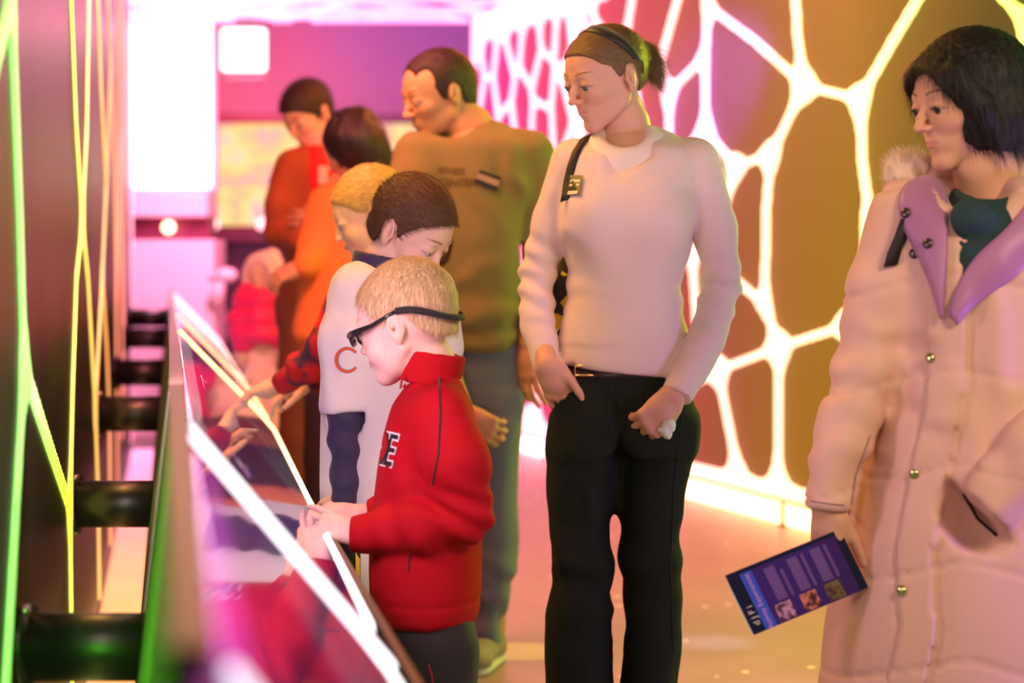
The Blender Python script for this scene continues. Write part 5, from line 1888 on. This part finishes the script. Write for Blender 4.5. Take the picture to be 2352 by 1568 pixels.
M_navy = mat('navy_print', (0.008, 0.012, 0.04), 0.3, coat=.4)
M_purple = mat('purple_print', (0.045, 0.018, 0.16), 0.3, coat=.4)
M_blue = mat('blue_print', (0.05, 0.10, 0.55), 0.3, coat=.4)
M_lilac = mat('lilac_print', (0.14, 0.07, 0.24), 0.4)
M_paper = mat('paper_edge', (0.7, 0.75, 0.8), 0.6)
MB().prism([bpnt(-.005, -.005, -.0006), bpnt(-.005, 1.005, -.0006), bpnt(1, 1.005, -.0006), bpnt(1, -.005, -.0006)], (0, .0025, 0)).build('sheet', M_navy, br)
MB().prism([bpnt(-.018, 0.12, -.002), bpnt(-.018, 1.0, -.002), bpnt(.0, 1.0, -.002), bpnt(.0, 0.12, -.002)], (0, .001, 0)).build('folded_edge', M_paper, br)
pg = bquad('printed_page', 0.10, 0.06, 0.93, 1.0, M_purple, .0004)
bb = bquad('title_band', 0.10, 0.06, 0.20, 1.0, M_blue, .0010)
for k, u in enumerate((0.29, 0.49, 0.69)):
    bquad('text_column', u, 0.12, u + .09, 0.66, M_lilac, .0010, pg)
    bquad('text_column', u + .12, 0.12 + .1 * (k == 0), u + .145, 0.66, M_lilac, .0010, pg)
phc = [(0.55, 0.3, 0.45), (0.62, 0.22, 0.12), (0.16, 0.14, 0.05)]
for k, u in enumerate((0.24, 0.46, 0.67)):
    mph = mat('printed_photo', phc[k], 0.4)
    nt = mph.node_tree; b = nt.nodes['Principled BSDF']; tc = nt.nodes.new('ShaderNodeTexCoord'); n = nt.nodes.new('ShaderNodeTexNoise'); n.inputs['Scale'].default_value = 90
    cr = nt.nodes.new('ShaderNodeValToRGB'); cr.color_ramp.elements[0].position = .4; cr.color_ramp.elements[1].position = .6
    cr.color_ramp.elements[0].color = (0.06, 0.015, 0.03, 1); cr.color_ramp.elements[1].color = (*phc[k], 1)
    nt.links.new(tc.outputs['Object'], n.inputs['Vector']); nt.links.new(n.outputs['Fac'], cr.inputs[0]); nt.links.new(cr.outputs[0], b.inputs['Base Color'])
    bquad('photo', u, 0.70, u + .14, 0.98, mph, .0010, pg)


def btext(name, txt, u, v, size, m, parent, flip=1):
    V, F = text_mesh(txt, 1.0)
    U_ = (E_ - A_); U_ /= np.linalg.norm(U_)
    W_ = (B_ - A_); W_ /= np.linalg.norm(W_)
    c = bpnt(u, v, .0018)
    P = [c + (-U_ * a[0] - W_ * a[1]) * size * flip * np.array([1, 1, 1]) for a in V]
    return mesh_obj(name, np.array(P), F, m, parent, False)


btext('title', 'Activity Experiences', 0.15, 0.55, 0.0125, mat('pink_ink', (0.6, 0.35, 0.7), .5), bb)
btext('heading', 'd J F i', 0.06, 0.72, 0.016, mat('cream_ink', (0.7, 0.7, 0.5), .5), br)


# ------------------------------------------------------------------ boy in the white baseball jersey
D = 4.2
M_jersey = mat('white_jersey', (0.78, 0.76, 0.80), 0.75, bump=('noise', 300, 0.15))
M_navyc = mat('navy_sleeve', (0.030, 0.020, 0.085), 0.7, sheen=.2, bump=('noise', 300, 0.15))
p4 = empty('person', J(860, 0, D) * np.array([1, 1, 0]), 'brown-haired boy in a white jersey with navy undersleeves looking down', 'person')
S = SDF()
S.u(loft([(596, 835, 930, .05, D + .03), (618, 812, 960, .08), (650, 792, 985, .10), (700, 790, 1000, .115), (820, 800, 1010, .12), (950, 800, 1010, .12), (1080, 795, 1010, .125), (1165, 790, 1010, .13), (1185, 795, 1000, .13)], D, 2.3, .012), 0)
S.u(chain([J(818, 665, D - .05), J(795, 790, D - .07), J(789, 925, D - .07)], [0.054, 0.056, 0.055]), 0.03)
S.s(cutball(J(787, 945, D - .075), (0.12, 0, -1), 0.062), 0.002)
S.u(loft([(860, 737, 800, .05, D + .02), (960, 736, 820, .07, D + .03), (1080, 738, 830, .08, D + .03), (1170, 742, 840, .09, D + .03)], D, 2.2, .012), 0.04)
S.u(chain([J(985, 670, D + .06), J(1010, 800, D + .07)], [0.055, 0.05]), 0.03)
S.s(ell(J(905, 590, D - .03), (0.055, 0.07, 0.05)), 0.01)
jy = garment('jersey', S, 0.0065, M_jersey, p4, [folds(0.0065, 9, 2.4, 31), crease(J(800, 780, D - .1), (1, 0, .25), 12, 0.004, .12)])
B = bvh_of(jy)
M_or = mat('orange_felt', (0.80, 0.10, 0.02), 0.7); M_gr = mat('grey_outline', (0.30, 0.28, 0.36), 0.7)
cpx, cpy = 797, 826
for nm, m_, w0, lf in (('letter_outline', M_gr, 9.2, .0015), ('letter', M_or, 6.0, .003)):
    outer, inner = [], []
    for k in range(25):
        a = math.radians(38 + (322 - 38) * k / 24)
        wv = w0 * (0.62 + 0.38 * math.sin((k / 24) * math.pi)) if nm == 'letter' else w0 * (.75 + .25 * math.sin((k / 24) * math.pi))
        for lst, s_ in ((outer, 1), (inner, -1)):
            lst.append(J(cpx + (24.5 + s_ * wv * .5) * math.cos(a) + 1, cpy - (24.5 * 1.08 + s_ * wv * .5) * math.sin(a), D - .12))
    V = outer + inner; n_ = len(outer)
    wrap_flat(nm, B, V, [(i, i + 1, n_ + i + 1, n_ + i) for i in range(n_ - 1)], m_, jy, lf, label='orange letter C patch on the white sleeve' if nm == 'letter' else None)
S = SDF()
S.u(chain([J(791, 900, D - .07), J(797, 1020, D - .075), J(792, 1150, D - .10)], [0.040, 0.036, 0.028]), 0.012)
S.s(cutball(J(790, 1153, D - .10), (-.1, 0, -1), 0.06), 0.003)
garment('undersleeve', S, 0.005, M_navyc, p4, [folds(0.003, 14, 14, 3), crease(J(797, 1040, D - .08), (.4, 0, 1), 17, 0.005, .09)], label='navy long undersleeve')
S = SDF()
S.u(shell(J(880, 606, D), 0.062, 0.055, 0.018, 0.005, rotm(0, 0, 12)), 0)
garment('collar', S, 0.004, M_navyc, jy)
M_stripe = mat('yellow_braid', (0.85, 0.65, 0.03), .7)
S = SDF()
S.u(loft([(1150, 780, 1010, .12), (1240, 785, 1000, .12), (1290, 790, 995, .12)], D, 2.2, .012), 0)
for x0, x1, dy in ((785, 885, -.05), (895, 985, .05)):
    S.u(loft([(1240, x0, x1, .08, D + dy), (1400, x0 + 2, x1 - 3, .075, D + dy), (1568, x0 + 8, x1 - 6, .07, D + dy), (1800, x0 + 8, x1 - 6, .07, D + dy), (1840, x0 + 8, x1 - 6, .07, D + dy)], D, 2.2, .01), 0.02)
tj = garment('trousers', S, 0.008, mat('dark_tracksuit', (0.02, 0.022, 0.015), .75), p4, [folds(0.004, 12, 4, 2)])
Bt = bvh_of(tj)
for x, m_ in ((822, M_stripe), (838, M_jersey)):
    pts = [(x, y) for y in range(1200, 1640, 30)]
    P3 = [hit(Bt, a, b_, 0.001)[0] for a, b_ in pts]
    V = []
    for p in P3:
        V += [p - np.array([.0045 if m_ is M_stripe else .009, 0, 0]), p + np.array([.0045 if m_ is M_stripe else .009, 0, 0.0])]
    so = mesh_obj('side_stripe', np.array(V), [(2 * i, 2 * i + 1, 2 * i + 3, 2 * i + 2) for i in range(len(P3) - 1)], m_, tj)
for x, dy in ((835, -.05), (940, .05)):
    a = J(x, 0, D); shoe(p4, (a[0] - .06, D + dy - .13, 0), (a[0] + .02, D + dy + .06, 0), 0.085, M_rubber, M_jersey)
R4 = rotm(-64, 34, -4)
c4, s4 = J(946, 532, D), 0.212
col4 = face_color((0.78, 0.52, 0.46), (0.62, 0.28, 0.27), (0.20, 0.12, 0.09), 0.5, 0.012)
hv, hq, hc, ey = build_head(p4, R4, c4, s4, col4, [(J(890, 600, D + .01), 0.050), (J(885, 660, D + .02), 0.055)], child=True, h=0.011, lid=0.75, gaze=(0, -1, -.5), iris=(.1, .06, .04))
inn = SDF().u(chain([J(885, 650, D + .02), J(890, 900, D), J(890, 1200, D)], [0.06, 0.08, 0.08]), 0.03)
for x, dy in ((835, -.05), (940, .05)):
    inn.u(cap(J(x, 1230, D + dy), J(x, 1790, D + dy), 0.05, 0.03), 0.03)
hd = hand_piece(J(788, 1150, D - .10), (-0.45, 0.2, -0.62), (0.1, -0.8, 0.5), 0.14, (0.78, 0.5, 0.42), curls=(0.35, 0.4, 0.45, 0.5), thumb_side=1, arm_from=J(791, 1110, D - .095), arm_r=0.022, h=0.0026)
merge_body('body', p4, [(hv, hq, hc), body_piece(inn, 0.016, (0.78, 0.5, 0.42)), hd])
M_brownhair = hair_mat('short_brown_hair', (0.135, 0.062, 0.035), 0.5, (50, 50, 50))
S = SDF().u(ell((0, 0.080, 0.158), (0.362, 0.440, 0.422)), 0).u(ell((0, -0.10, 0.18), (0.284, 0.286, 0.24)), .06)
S.u(ell((0, 0.22, -0.10), (0.27, 0.25, 0.22)), 0.08)
S.cut(hairline([(-.6, .34), (-.36, .32), (-.27, .25), (-.18, .16), (-.10, .05), (-.05, -.04), (-.02, -.04), (0.0, 0.07), (0.08, 0.125), (0.15, 0.06), (0.18, -.1), (.24, -.26), (.5, -.36)]), 0.015)
hair_obj('hair', S, 0.011, R4, c4, s4, M_brownhair, p4, lambda P: np.tile(np.array([0.0, -0.9, 0.0]), (len(P), 1)) + (P - np.array([0, .3, .3])), 0.017, 9000, 0.00045, 3, 0.45, 0.007, (22, 22, 22))

# ------------------------------------------------------------------ man in the olive T-shirt
D = 5.75
M_olive = mat('olive_cotton', (0.21, 0.18, 0.065), 0.9, spec=0.2, bump=('noise', 250, 0.15))
p5 = empty('person', J(1110, 0, D) * np.array([1, 1, 0]), 'man in an olive printed T-shirt and blue jeans looking down', 'person')
S = SDF()
S.u(loft([(282, 1005, 1165, .055, D + .04), (300, 985, 1195, .085, D + .03), (330, 950, 1232, .12), (380, 930, 1244, .14), (450, 928, 1232, .155), (540, 945, 1215, .165), (640, 962, 1204, .17), (720, 980, 1196, .17), (775, 1000, 1192, .165), (800, 1008, 1188, .16)], D, 2.3, .015), 0)
S.u(chain([J(1215, 355, D), J(1238, 430, D + .01), J(1240, 540, D)], [0.075, 0.072, 0.066]), 0.04)
S.s(cutball(J(1240, 560, D), (0, 0, -1), 0.11), 0.003)
S.u(chain([J(960, 365, D - .06), J(950, 430, D - .10), J(968, 540, D - .13)], [0.075, 0.070, 0.064]), 0.04)
S.s(cutball(J(970, 560, D - .13), (0.1, 0, -1), 0.09), 0.003)
S.s(ell(J(1040, 262, D - .06), (0.075, 0.10, 0.075)), 0.01)
ts = garment('t_shirt', S, 0.0085, M_olive, p5, [folds(0.009, 7, 2.2, 44), crease(J(1100, 740, D - .1), (-.3, 0, 1), 9, 0.009, .16), crease(J(1180, 420, D - .1), (1, 0, .5), 8, .006, .14)])
B = bvh_of(ts)
M_print = mat('faded_dark_print', (0.10, 0.075, 0.02), .8)
text_on('chest_print', B, 'FITNESS', 1036, 393, 13, D - .1, M_print, ts, rot=-3, shear=.25, bold=0.02, sx=.95, lift=.003)
text_on('chest_print', B, 'CENTER', 1050, 420, 17, D - .1, M_print, ts, rot=0, shear=.15, bold=0.03, sx=1.0, lift=.003)
text_on('chest_print', B, '- - - - -', 1075, 446, 8, D - .1, M_print, ts, rot=-2, bold=0.02, sx=1.0, lift=.003)
bd = empty('name_badge', J(1120, 412, D - .16), 'tilted name badge with a dark stripe on the olive T-shirt', 'badge')
q = [hit(B, x, y, .008)[0] for x, y in ((1102, 392), (1150, 408), (1138, 440), (1090, 420))]
MB().prism(q[::-1], (0, .002, 0)).build('card', mat('tan_card', (.40, .26, .16), .5), bd)
ll = lambda a, b_, t: np.array(a) * (1 - t) + np.array(b_) * t
for f0, f1 in ((0.0, .22), (.68, 1.0)):
    MB().prism([v + np.array([0, -.0015, 0]) for v in (ll(q[0], q[3], f0), ll(q[1], q[2], f0), ll(q[1], q[2], f1), ll(q[0], q[3], f1))][::-1], (0, .001, 0)).build('dark_stripe', M_black_ink, bd)
S = SDF()
S.u(loft([(770, 1010, 1192, .135), (860, 1020, 1196, .14), (930, 1025, 1198, .13)], D, 2.3, .015), 0)
S.u(loft([(900, 1098, 1200, .10, D - .02), (1000, 1096, 1200, .095, D - .02), (1150, 1092, 1190, .085, D - .02), (1300, 1088, 1182, .08, D - .02), (1440, 1078, 1160, .08, D - .02), (1478, 1080, 1158, .08, D - .02)], D, 2.2, .01), 0.03)
S.u(loft([(900, 1020, 1118, .10, D + .12), (1150, 1030, 1112, .085, D + .14), (1440, 1035, 1112, .08, D + .16), (1464, 1035, 1112, .08, D + .16)], D, 2.2, .01), 0.03)
garment('jeans', S, 0.0095, M_denim, p5, [folds(0.010, 7, 4, 9), crease(J(1140, 1400, D - .1), (.2, 0, 1), 9, 0.008, .16)])
M_sneak = mat('grey_sneaker', (0.25, 0.22, 0.16), .6)
shoe(p5, (J(1075, 0, D)[0], D - .24, 0), (J(1135, 0, D)[0], D + .02, 0), 0.10, M_sneak, mat('white_sole', (.6, .58, .5), .6))
shoe(p5, (J(1030, 0, D)[0], D - .06, 0), (J(1075, 0, D)[0], D + .2, 0), 0.10, M_sneak, bpy.data.materials['white_sole'])
R5 = rotm(64, 17, 3)
c5, s5 = J(1004, 216, D), 0.252
col5 = face_color((0.58, 0.32, 0.17), (0.52, 0.26, 0.20), (0.10, 0.06, 0.04), 0.3, 0.016, stubble=0.35)
hv, hq, hc, ey = build_head(p5, R5, c5, s5, col5, [(J(1080, 295, D + .02), 0.068), (J(1092, 350, D + .03), 0.085)], male=True, h=0.011, lid=0.75, gaze=(-.2, -1, -.5))
inn = SDF().u(chain([J(1092, 340, D + .02), J(1090, 560, D), J(1100, 860, D)], [0.09, 0.12, 0.11]), 0.03)
inn.u(chain([J(1238, 400, D), J(1238, 580, D), J(1225, 700, D - .04), J(1212, 790, D - .08)], [0.05, 0.046, 0.040, 0.030]), 0.02)
inn.u(chain([J(955, 420, D - .1), J(965, 590, D - .13), J(1000, 780, D - .20), J(1062, 940, D - .20)], [0.05, 0.044, 0.038, 0.030]), 0.02)
for x, dy in ((1140, -.02), (1075, .14)):
    inn.u(cap(J(x, 900, D + dy), J(x - 10, 1460, D + dy), 0.07, 0.04), 0.03)
bp = body_piece(inn, 0.010, SK_mid)
hd = hand_piece(J(1212, 788, D - .08), (-0.05, -0.1, -1), (-.6, -.8, 0), 0.185, SK_mid, curls=(.3, .35, .4, .45), thumb_side=-1, h=0.004)
hd2 = hand_piece(J(1070, 948, D - .20), (0.75, 0.0, -0.5), (-.2, -1, 0), 0.17, SK_mid, curls=(.7, .7, .7, .7), thumb_side=1, h=0.004)
merge_body('body', p5, [(hv, hq, hc), bp, hd, hd2])
M_dkhair = hair_mat('short_dark_hair', (0.030, 0.014, 0.008), 0.5, (50, 50, 50))
S = SDF().u(ell((0, 0.082, 0.128), (0.360, 0.437, 0.400)), 0).u(ell((0, -0.08, 0.20), (0.29, 0.27, 0.25)), .07)
S.u(ell((0, 0.22, -0.10), (0.265, 0.25, 0.22)), 0.08)
S.s(ell((0.0, -0.40, 0.30), (0.26, 0.13, 0.16)), 0.03)
for s_ in (-1, 1):
    S.s(ell((s_ * 0.27, -0.30, 0.22), (0.10, 0.18, 0.22)), 0.03)
S.cut(hairline([(-.6, .36), (-.36, .34), (-.24, .22), (-.13, .08), (-.08, -.06), (-.03, -.08), (0.0, 0.07), (0.08, 0.125), (0.15, 0.06), (0.18, -.1), (.24, -.24), (.5, -.30)]), 0.015)
hair_obj('hair', S, 0.012, R5, c5, s5, M_dkhair, p5, lambda P: np.tile(np.array([0.0, .7, -.6]), (len(P), 1)), 0.015, 5000, 0.0005, 4, 0.3, 0.005, (24, 24, 24))

# ------------------------------------------------------------------ blonde child in red reaching over the console
D = 5.2
M_redshirt = mat('red_plaid_shirt', (0.50, 0.012, 0.015), 0.8)
nt = M_redshirt.node_tree; b = nt.nodes['Principled BSDF']
tc = nt.nodes.new('ShaderNodeTexCoord'); ck = nt.nodes.new('ShaderNodeTexNoise'); ck.inputs['Scale'].default_value = 16
cr = nt.nodes.new('ShaderNodeValToRGB'); cr.color_ramp.elements[0].position = .42; cr.color_ramp.elements[1].position = .56
cr.color_ramp.elements[0].color = (0.05, 0.02, 0.05, 1); cr.color_ramp.elements[1].color = (0.60, 0.012, 0.015, 1)
nt.links.new(tc.outputs['Object'], ck.inputs['Vector']); nt.links.new(ck.outputs['Fac'], cr.inputs[0]); nt.links.new(cr.outputs[0], b.inputs['Base Color'])
p6 = empty('person', J(850, 0, D) * np.array([1, 1, 0]), 'blonde child in a red patterned top reaching onto the console', 'person')
S = SDF()
S.u(loft([(598, 820, 905, .05), (620, 800, 925, .09), (680, 785, 935, .11), (800, 775, 935, .12), (950, 770, 935, .125), (1010, 775, 930, .12)], D, 2.3, .015), 0)
S.u(chain([J(812, 660, D - .08), J(762, 780, D - .10), J(700, 845, D - .04), J(648, 880, D + .06)], [0.056, 0.05, 0.042, 0.034]), 0.02)
S.s(cutball(J(640, 884, D + .07), J(640, 884, D + .07) - J(700, 845, D - .04), 0.06), 0.003)
S.u(chain([J(860, 660, D + .10), J(790, 800, D + .16), J(720, 870, D + .16)], [0.05, 0.045, 0.035]), 0.02)
garment('shirt', S, 0.009, M_redshirt, p6, [folds(0.006, 9, 5, 51), crease(J(740, 810, D), (1, 0, 1), 13, .006, .12)])
S = SDF()
S.u(loft([(995, 778, 925, .11), (1080, 778, 925, .11)], D, 2.2, .01), 0)
for dy in (-.06, .06):
    S.u(chain([J(845, 1060, D + dy), J(840, 1350, D + dy), J(840, 1560, D + dy)], [.07, .055, .045]), .03)
garment('trousers', S, 0.012, mat('dark_trousers', (.03, .01, .02), .8), p6)
for dy in (-.06, .06):
    a = J(840, 0, D); shoe(p6, (a[0] - .13, D + dy, 0), (a[0] + .05, D + dy, 0), 0.085, M_rubber, M_rubber)
R6 = rotm(84, 20, 0)
c6, s6 = J(848, 494, D), 0.232
col6 = face_color((0.82, 0.60, 0.42), (0.65, 0.32, 0.25), (0.45, 0.30, 0.15), 0.2)
hv, hq, hc, ey = build_head(p6, R6, c6, s6, col6, [(J(878, 590, D), 0.05), (J(880, 640, D), 0.055)], child=True, h=0.013, lid=0.7, gaze=(0, -1, -.5))
inn = SDF().u(chain([J(880, 630, D), J(870, 850, D), J(860, 1040, D)], [0.055, 0.08, 0.08]), 0.03)
for dy in (-.06, .06):
    inn.u(cap(J(845, 1060, D + dy), J(840, 1540, D + dy), 0.05, 0.03), 0.03)
hd = hand_piece(J(640, 884, D + .06), (-0.95, 0.35, -0.25), (0, -.3, 1), 0.15, (.82, .6, .42), curls=(.35, .4, .5, .6), thumb_side=1, arm_from=J(670, 870, D + .02), arm_r=.025, h=0.004)
hd2 = hand_piece(J(716, 873, D + .16), (-0.9, 0.2, -0.4), (0, -.3, 1), 0.15, (.82, .6, .42), curls=(.35, .4, .5, .6), thumb_side=-1, arm_from=J(740, 850, D + .16), arm_r=.024, h=0.004)
merge_body('body', p6, [(hv, hq, hc), body_piece(inn, 0.016, (.82, .6, .42)), hd, hd2])
M_goldhair = hair_mat('golden_blonde_hair', (0.58, 0.40, 0.10), 0.42, (8, 60, 60))
S = SDF().u(ell((0, 0.080, 0.158), (0.358, 0.438, 0.418)), 0).u(ell((0, -0.11, 0.18), (0.29, 0.285, 0.25)), .07).u(ell((0, 0.25, -0.10), (0.26, 0.24, 0.24)), .08)
S.cut(hairline([(-.6, .28), (-.36, .27), (-.24, .18), (-.13, .06), (-.05, .02), (0.0, 0.05), (0.08, 0.10), (0.15, 0.02), (0.2, -.16), (.5, -.34)]), 0.015)
S.u(chain([(0, .47, .02), (0, .56, -.12), (0, .55, -.34)], [.07, .085, .04]), 0.04)
hair_obj('hair', S, 0.013, R6, c6, s6, M_goldhair, p6, lambda P: np.array([0, 0.52, 0.0]) - P, 0.04, 2500, 0.0005, 5, 0.06, 0.006, (16, 16, 60))

# ------------------------------------------------------------------ woman with long dark hair in an orange coat
D = 6.9
M_orange = mat('orange_coat_cloth', (0.75, 0.20, 0.03), 0.8, bump=('noise', 90, .3))
M_brown = mat('rust_brown_jacket', (0.36, 0.075, 0.02), 0.85, bump=('noise', 90, .3))
p7 = empty('person', J(800, 0, D) * np.array([1, 1, 0]), 'woman with long dark hair hiding her face, in an orange coat', 'person')
S = SDF()
S.u(loft([(420, 760, 870, .07), (445, 735, 895, .11), (520, 722, 905, .14), (600, 705, 905, .16), (680, 690, 900, .17), (760, 672, 895, .18), (785, 680, 890, .175)], D, 2.3, .02), 0)
S.u(chain([J(755, 470, D - .05), J(735, 560, D - .08), J(700, 610, D - .16)], [.065, .06, .045]), .03)
garment('coat', S, 0.011, M_orange, p7, [folds(0.012, 6, 3, 61)])
S = SDF()
for x, dy in ((735, 0), (810, .05)):
    S.u(chain([J(x + 20, 760, D + dy), J(x + 5, 1050, D + dy), J(x, 1330, D + dy)], [.09, .065, .055]), .02)
garment('trousers', S, 0.013, mat('black_trousers', (.02, .008, .015), .8), p7)
for x, dy in ((735, 0), (810, .05)):
    a = J(x, 0, D); shoe(p7, (a[0] - .12, D + dy - .06, 0), (a[0] + .03, D + dy + .1, 0), 0.09, M_rubber, M_rubber)
R7 = rotm(105, 30, 0)
c7, s7 = J(806, 335, D), 0.235
hv, hq, hc, ey = build_head(p7, R7, c7, s7, face_color((.70, .42, .30), (.6, .25, .2), (.1, .05, .04), .3), [(J(835, 405, D), .05), (J(835, 460, D), .06)], h=0.014, eyes=True)
inn = SDF().u(chain([J(830, 450, D), J(820, 600, D), J(800, 780, D)], [.06, .1, .1]), .03)
for x in (740, 812):
    inn.u(cap(J(x + 15, 780, D), J(x, 1300, D), .06, .035), .03)
hd = hand_piece(J(697, 612, D - .16), (-.8, .1, -.3), (0, -.6, .7), .17, SK_mid, thumb_side=1, h=.005)
merge_body('body', p7, [(hv, hq, hc), body_piece(inn, .018, SK_mid), hd])
M_longhair = hair_mat('long_dark_hair', (0.014, 0.005, 0.006), 0.4, (60, 60, 6))
Sw = SDF()
Sw.u(loft([(243, 800, 838, .05), (258, 768, 858, .09), (290, 748, 880, .12), (330, 742, 895, .13), (370, 765, 905, .125, D + .02), (410, 800, 914, .10, D + .04), (450, 830, 918, .07, D + .05), (475, 850, 915, .05, D + .06)], D, 2.2, .02), 0)
V, Q = Sw.mesh(.009); V = relax(V, Q, 1)
N_ = normals(V, Q); V = V + N_ * (.006 * vnoise(V * np.array([60, 60, 6])))[:, None]
SV, SF = strands(V, N_, lambda P: np.tile(np.array([.25, 0, -1.0]), (len(P), 1)), .08, 1500, .0006, 5, .2)
mesh_obj('hair', np.concatenate([V, SV]), np.concatenate([Q, SF + len(V)]), M_longhair, p7)

# ------------------------------------------------------------------ man in the rust-brown jacket, farthest adult
D = 7.7
p8 = empty('person', J(700, 0, D) * np.array([1, 1, 0]), 'dark-haired man in a rust-brown jacket in the blurred background', 'person')
S = SDF()
S.u(loft([(338, 690, 760, .06), (352, 668, 785, .10), (390, 655, 802, .13), (450, 650, 802, .14), (540, 648, 800, .15), (620, 655, 800, .15)], D, 2.3, .02), 0)
S.u(chain([J(672, 385, D - .05), J(650, 470, D - .08), J(640, 535, D - .06)], [.072, .065, .058]), .03)
S.u(chain([J(640, 535, D - .06), J(690, 545, D - .20), J(740, 480, D - .28)], [.058, .05, .04]), .015)
S.u(chain([J(785, 390, D - .05), J(800, 480, D - .08), J(760, 520, D - .22)], [.07, .062, .045]), .02)
garment('jacket', S, 0.012, M_brown, p8, [folds(0.012, 6, 3, 71)])
S = SDF().u(loft([(335, 700, 760, .06, D - .05), (400, 705, 765, .05, D - .11), (470, 715, 765, .04, D - .12)], D, 2.2, .01), 0)
garment('shirt', S, 0.01, mat('bright_red_shirt', (.75, .01, .01), .7), p8)
MB().box(J(742, 402, D - .17), (.035, .012, .07), bevel=.004).build('badge', mat('pale_badge', (.8, .5, .4), .5), p8, label='pale badge on the chest')
S = SDF().u(loft([(600, 652, 798, .13), (680, 655, 795, .14), (740, 660, 790, .14)], D, 2.2, .02), 0)
for x, dy in ((690, 0), (758, .04)):
    S.u(chain([J(x, 700, D + dy), J(x - 5, 1000, D + dy), J(x - 10, 1250, D + dy)], [.095, .075, .065]), .03)
garment('trousers', S, 0.014, mat('brown_trousers', (.16, .05, .015), .85), p8, [folds(.01, 6, 4, 4)])
for x, dy in ((680, 0), (748, .04)):
    a = J(x, 0, D); shoe(p8, (a[0] - .05, D + dy - .16, 0), (a[0], D + dy + .1, 0), 0.10, M_rubber, M_rubber)
R8 = rotm(40, 32, 0)
c8, s8 = J(706, 262, D), 0.25
hv, hq, hc, ey = build_head(p8, R8, c8, s8, face_color((.70, .40, .26), (.55, .25, .2), (.05, .03, .02), .2, .016), [(J(728, 322, D), .06), (J(732, 360, D), .07)], male=True, h=.014, lid=.8)
inn = SDF().u(chain([J(732, 355, D), J(728, 500, D), J(725, 680, D)], [.07, .1, .1]), .03)
for x in (690, 755):
    inn.u(cap(J(x, 700, D), J(x - 8, 1220, D), .06, .035), .03)
hd = hand_piece(J(744, 476, D - .285), (.4, -.2, .8), (-.6, -.7, 0), .18, SK_mid, curls=(.5, .5, .5, .5), h=.005)
hd2 = hand_piece(J(757, 522, D - .225), (-.8, -.2, .2), (0, -1, .3), .18, SK_mid, curls=(.5, .5, .5, .5), h=.005)
merge_body('body', p8, [(hv, hq, hc), body_piece(inn, .018, SK_mid), hd, hd2])
S = SDF().u(ell((0, 0.082, 0.135), (0.368, 0.442, 0.412)), 0).u(ell((0, -0.10, 0.21), (0.30, 0.29, 0.26)), .07).u(ell((0, 0.22, -0.10), (0.27, 0.25, 0.22)), .08)
S.cut(hairline([(-.6, .24), (-.36, .23), (-.24, .14), (-.13, .02), (-.08, -.10), (-.03, -.1), (0.0, 0.07), (0.08, 0.125), (0.15, 0.06), (0.18, -.1), (.24, -.26), (.5, -.33)]), 0.015)
hair_obj('hair', S, 0.014, R8, c8, s8, M_dkhair, p8, lambda P: np.tile(np.array([0.0, -.5, .2]), (len(P), 1)), .02, 1500, .0007, 4, .5, .008, (20, 20, 20))

# ------------------------------------------------------------------ small child in a pink puffer jacket
D = 8.3
M_pinkpuff = mat('hot_pink_puffer', (0.90, 0.015, 0.20), 0.5, sheen=.2)
M_palepink = mat('pale_pink_knit', (0.95, 0.70, 0.78), 0.8)
p9 = empty('person', J(606, 0, D) * np.array([1, 1, 0]), 'small child in a hot pink puffer jacket and pale hood, farthest of the visitors', 'person')


def puff(V):
    ph = (V[:, 2] / .075) % 1.0
    return .012 * np.abs(np.sin(ph * math.pi)) - .006


S = SDF()
S.u(loft([(655, 590, 632, .06), (668, 570, 655, .10), (700, 556, 662, .12), (750, 550, 660, .13), (790, 552, 655, .13)], D, 2.3, .03), 0)
S.u(chain([J(568, 680, D - .03), J(552, 740, D - .05), J(556, 785, D - .06)], [.055, .05, .045]), .03)
S.u(chain([J(650, 680, D - .03), J(655, 720, D - .05), J(645, 775, D - .06)], [.055, .05, .045]), .03)
garment('jacket', S, 0.012, M_pinkpuff, p9, [puff, folds(.006, 9, 9, 3)])
S = SDF().u(ell(J(608, 632, D), (.095, .10, .105)), 0).u(ell(J(612, 668, D + .02), (.085, .08, .05)), .04).u(ell(J(628, 588, D), (.03, .03, .03)), .02)
S.s(ell(J(585, 640, D - .09), (.06, .07, .07)), .02)
garment('hood', S, .01, M_palepink, p9, [folds(.006, 12, 12, 2)])
S = SDF()
for x in (588, 626):
    S.u(chain([J(x, 780, D), J(x, 950, D), J(x, 1165, D)], [.058, .05, .045]), .02)
garment('leggings', S, .013, M_palepink, p9)
for x in (588, 626):
    a = J(x, 0, D); shoe(p9, (a[0] - .03, D - .10, 0), (a[0], D + .06, 0), 0.075, M_pinkpuff, M_jersey)
R9 = rotm(50, 15, 0)
hv, hq, hc, ey = build_head(p9, R9, J(604, 636, D), .185, face_color((.8, .55, .45), (.6, .3, .3), (.2, .1, .1), .3), [(J(612, 680, D), .04)], child=True, h=.016)
inn = SDF().u(chain([J(612, 675, D), J(608, 720, D), J(606, 790, D)], [.045, .07, .07]), .03)
for x in (588, 626):
    inn.u(cap(J(x, 790, D), J(x, 1150, D), .045, .03), .02)
hds = [hand_piece(J(x, 792, D - .06), (0, -.1, -1), (0, -1, 0), .12, (.8, .55, .45), h=.005) for x in (556, 645)]
merge_body('body', p9, [(hv, hq, hc), body_piece(inn, .018, (.8, .55, .45))] + hds)
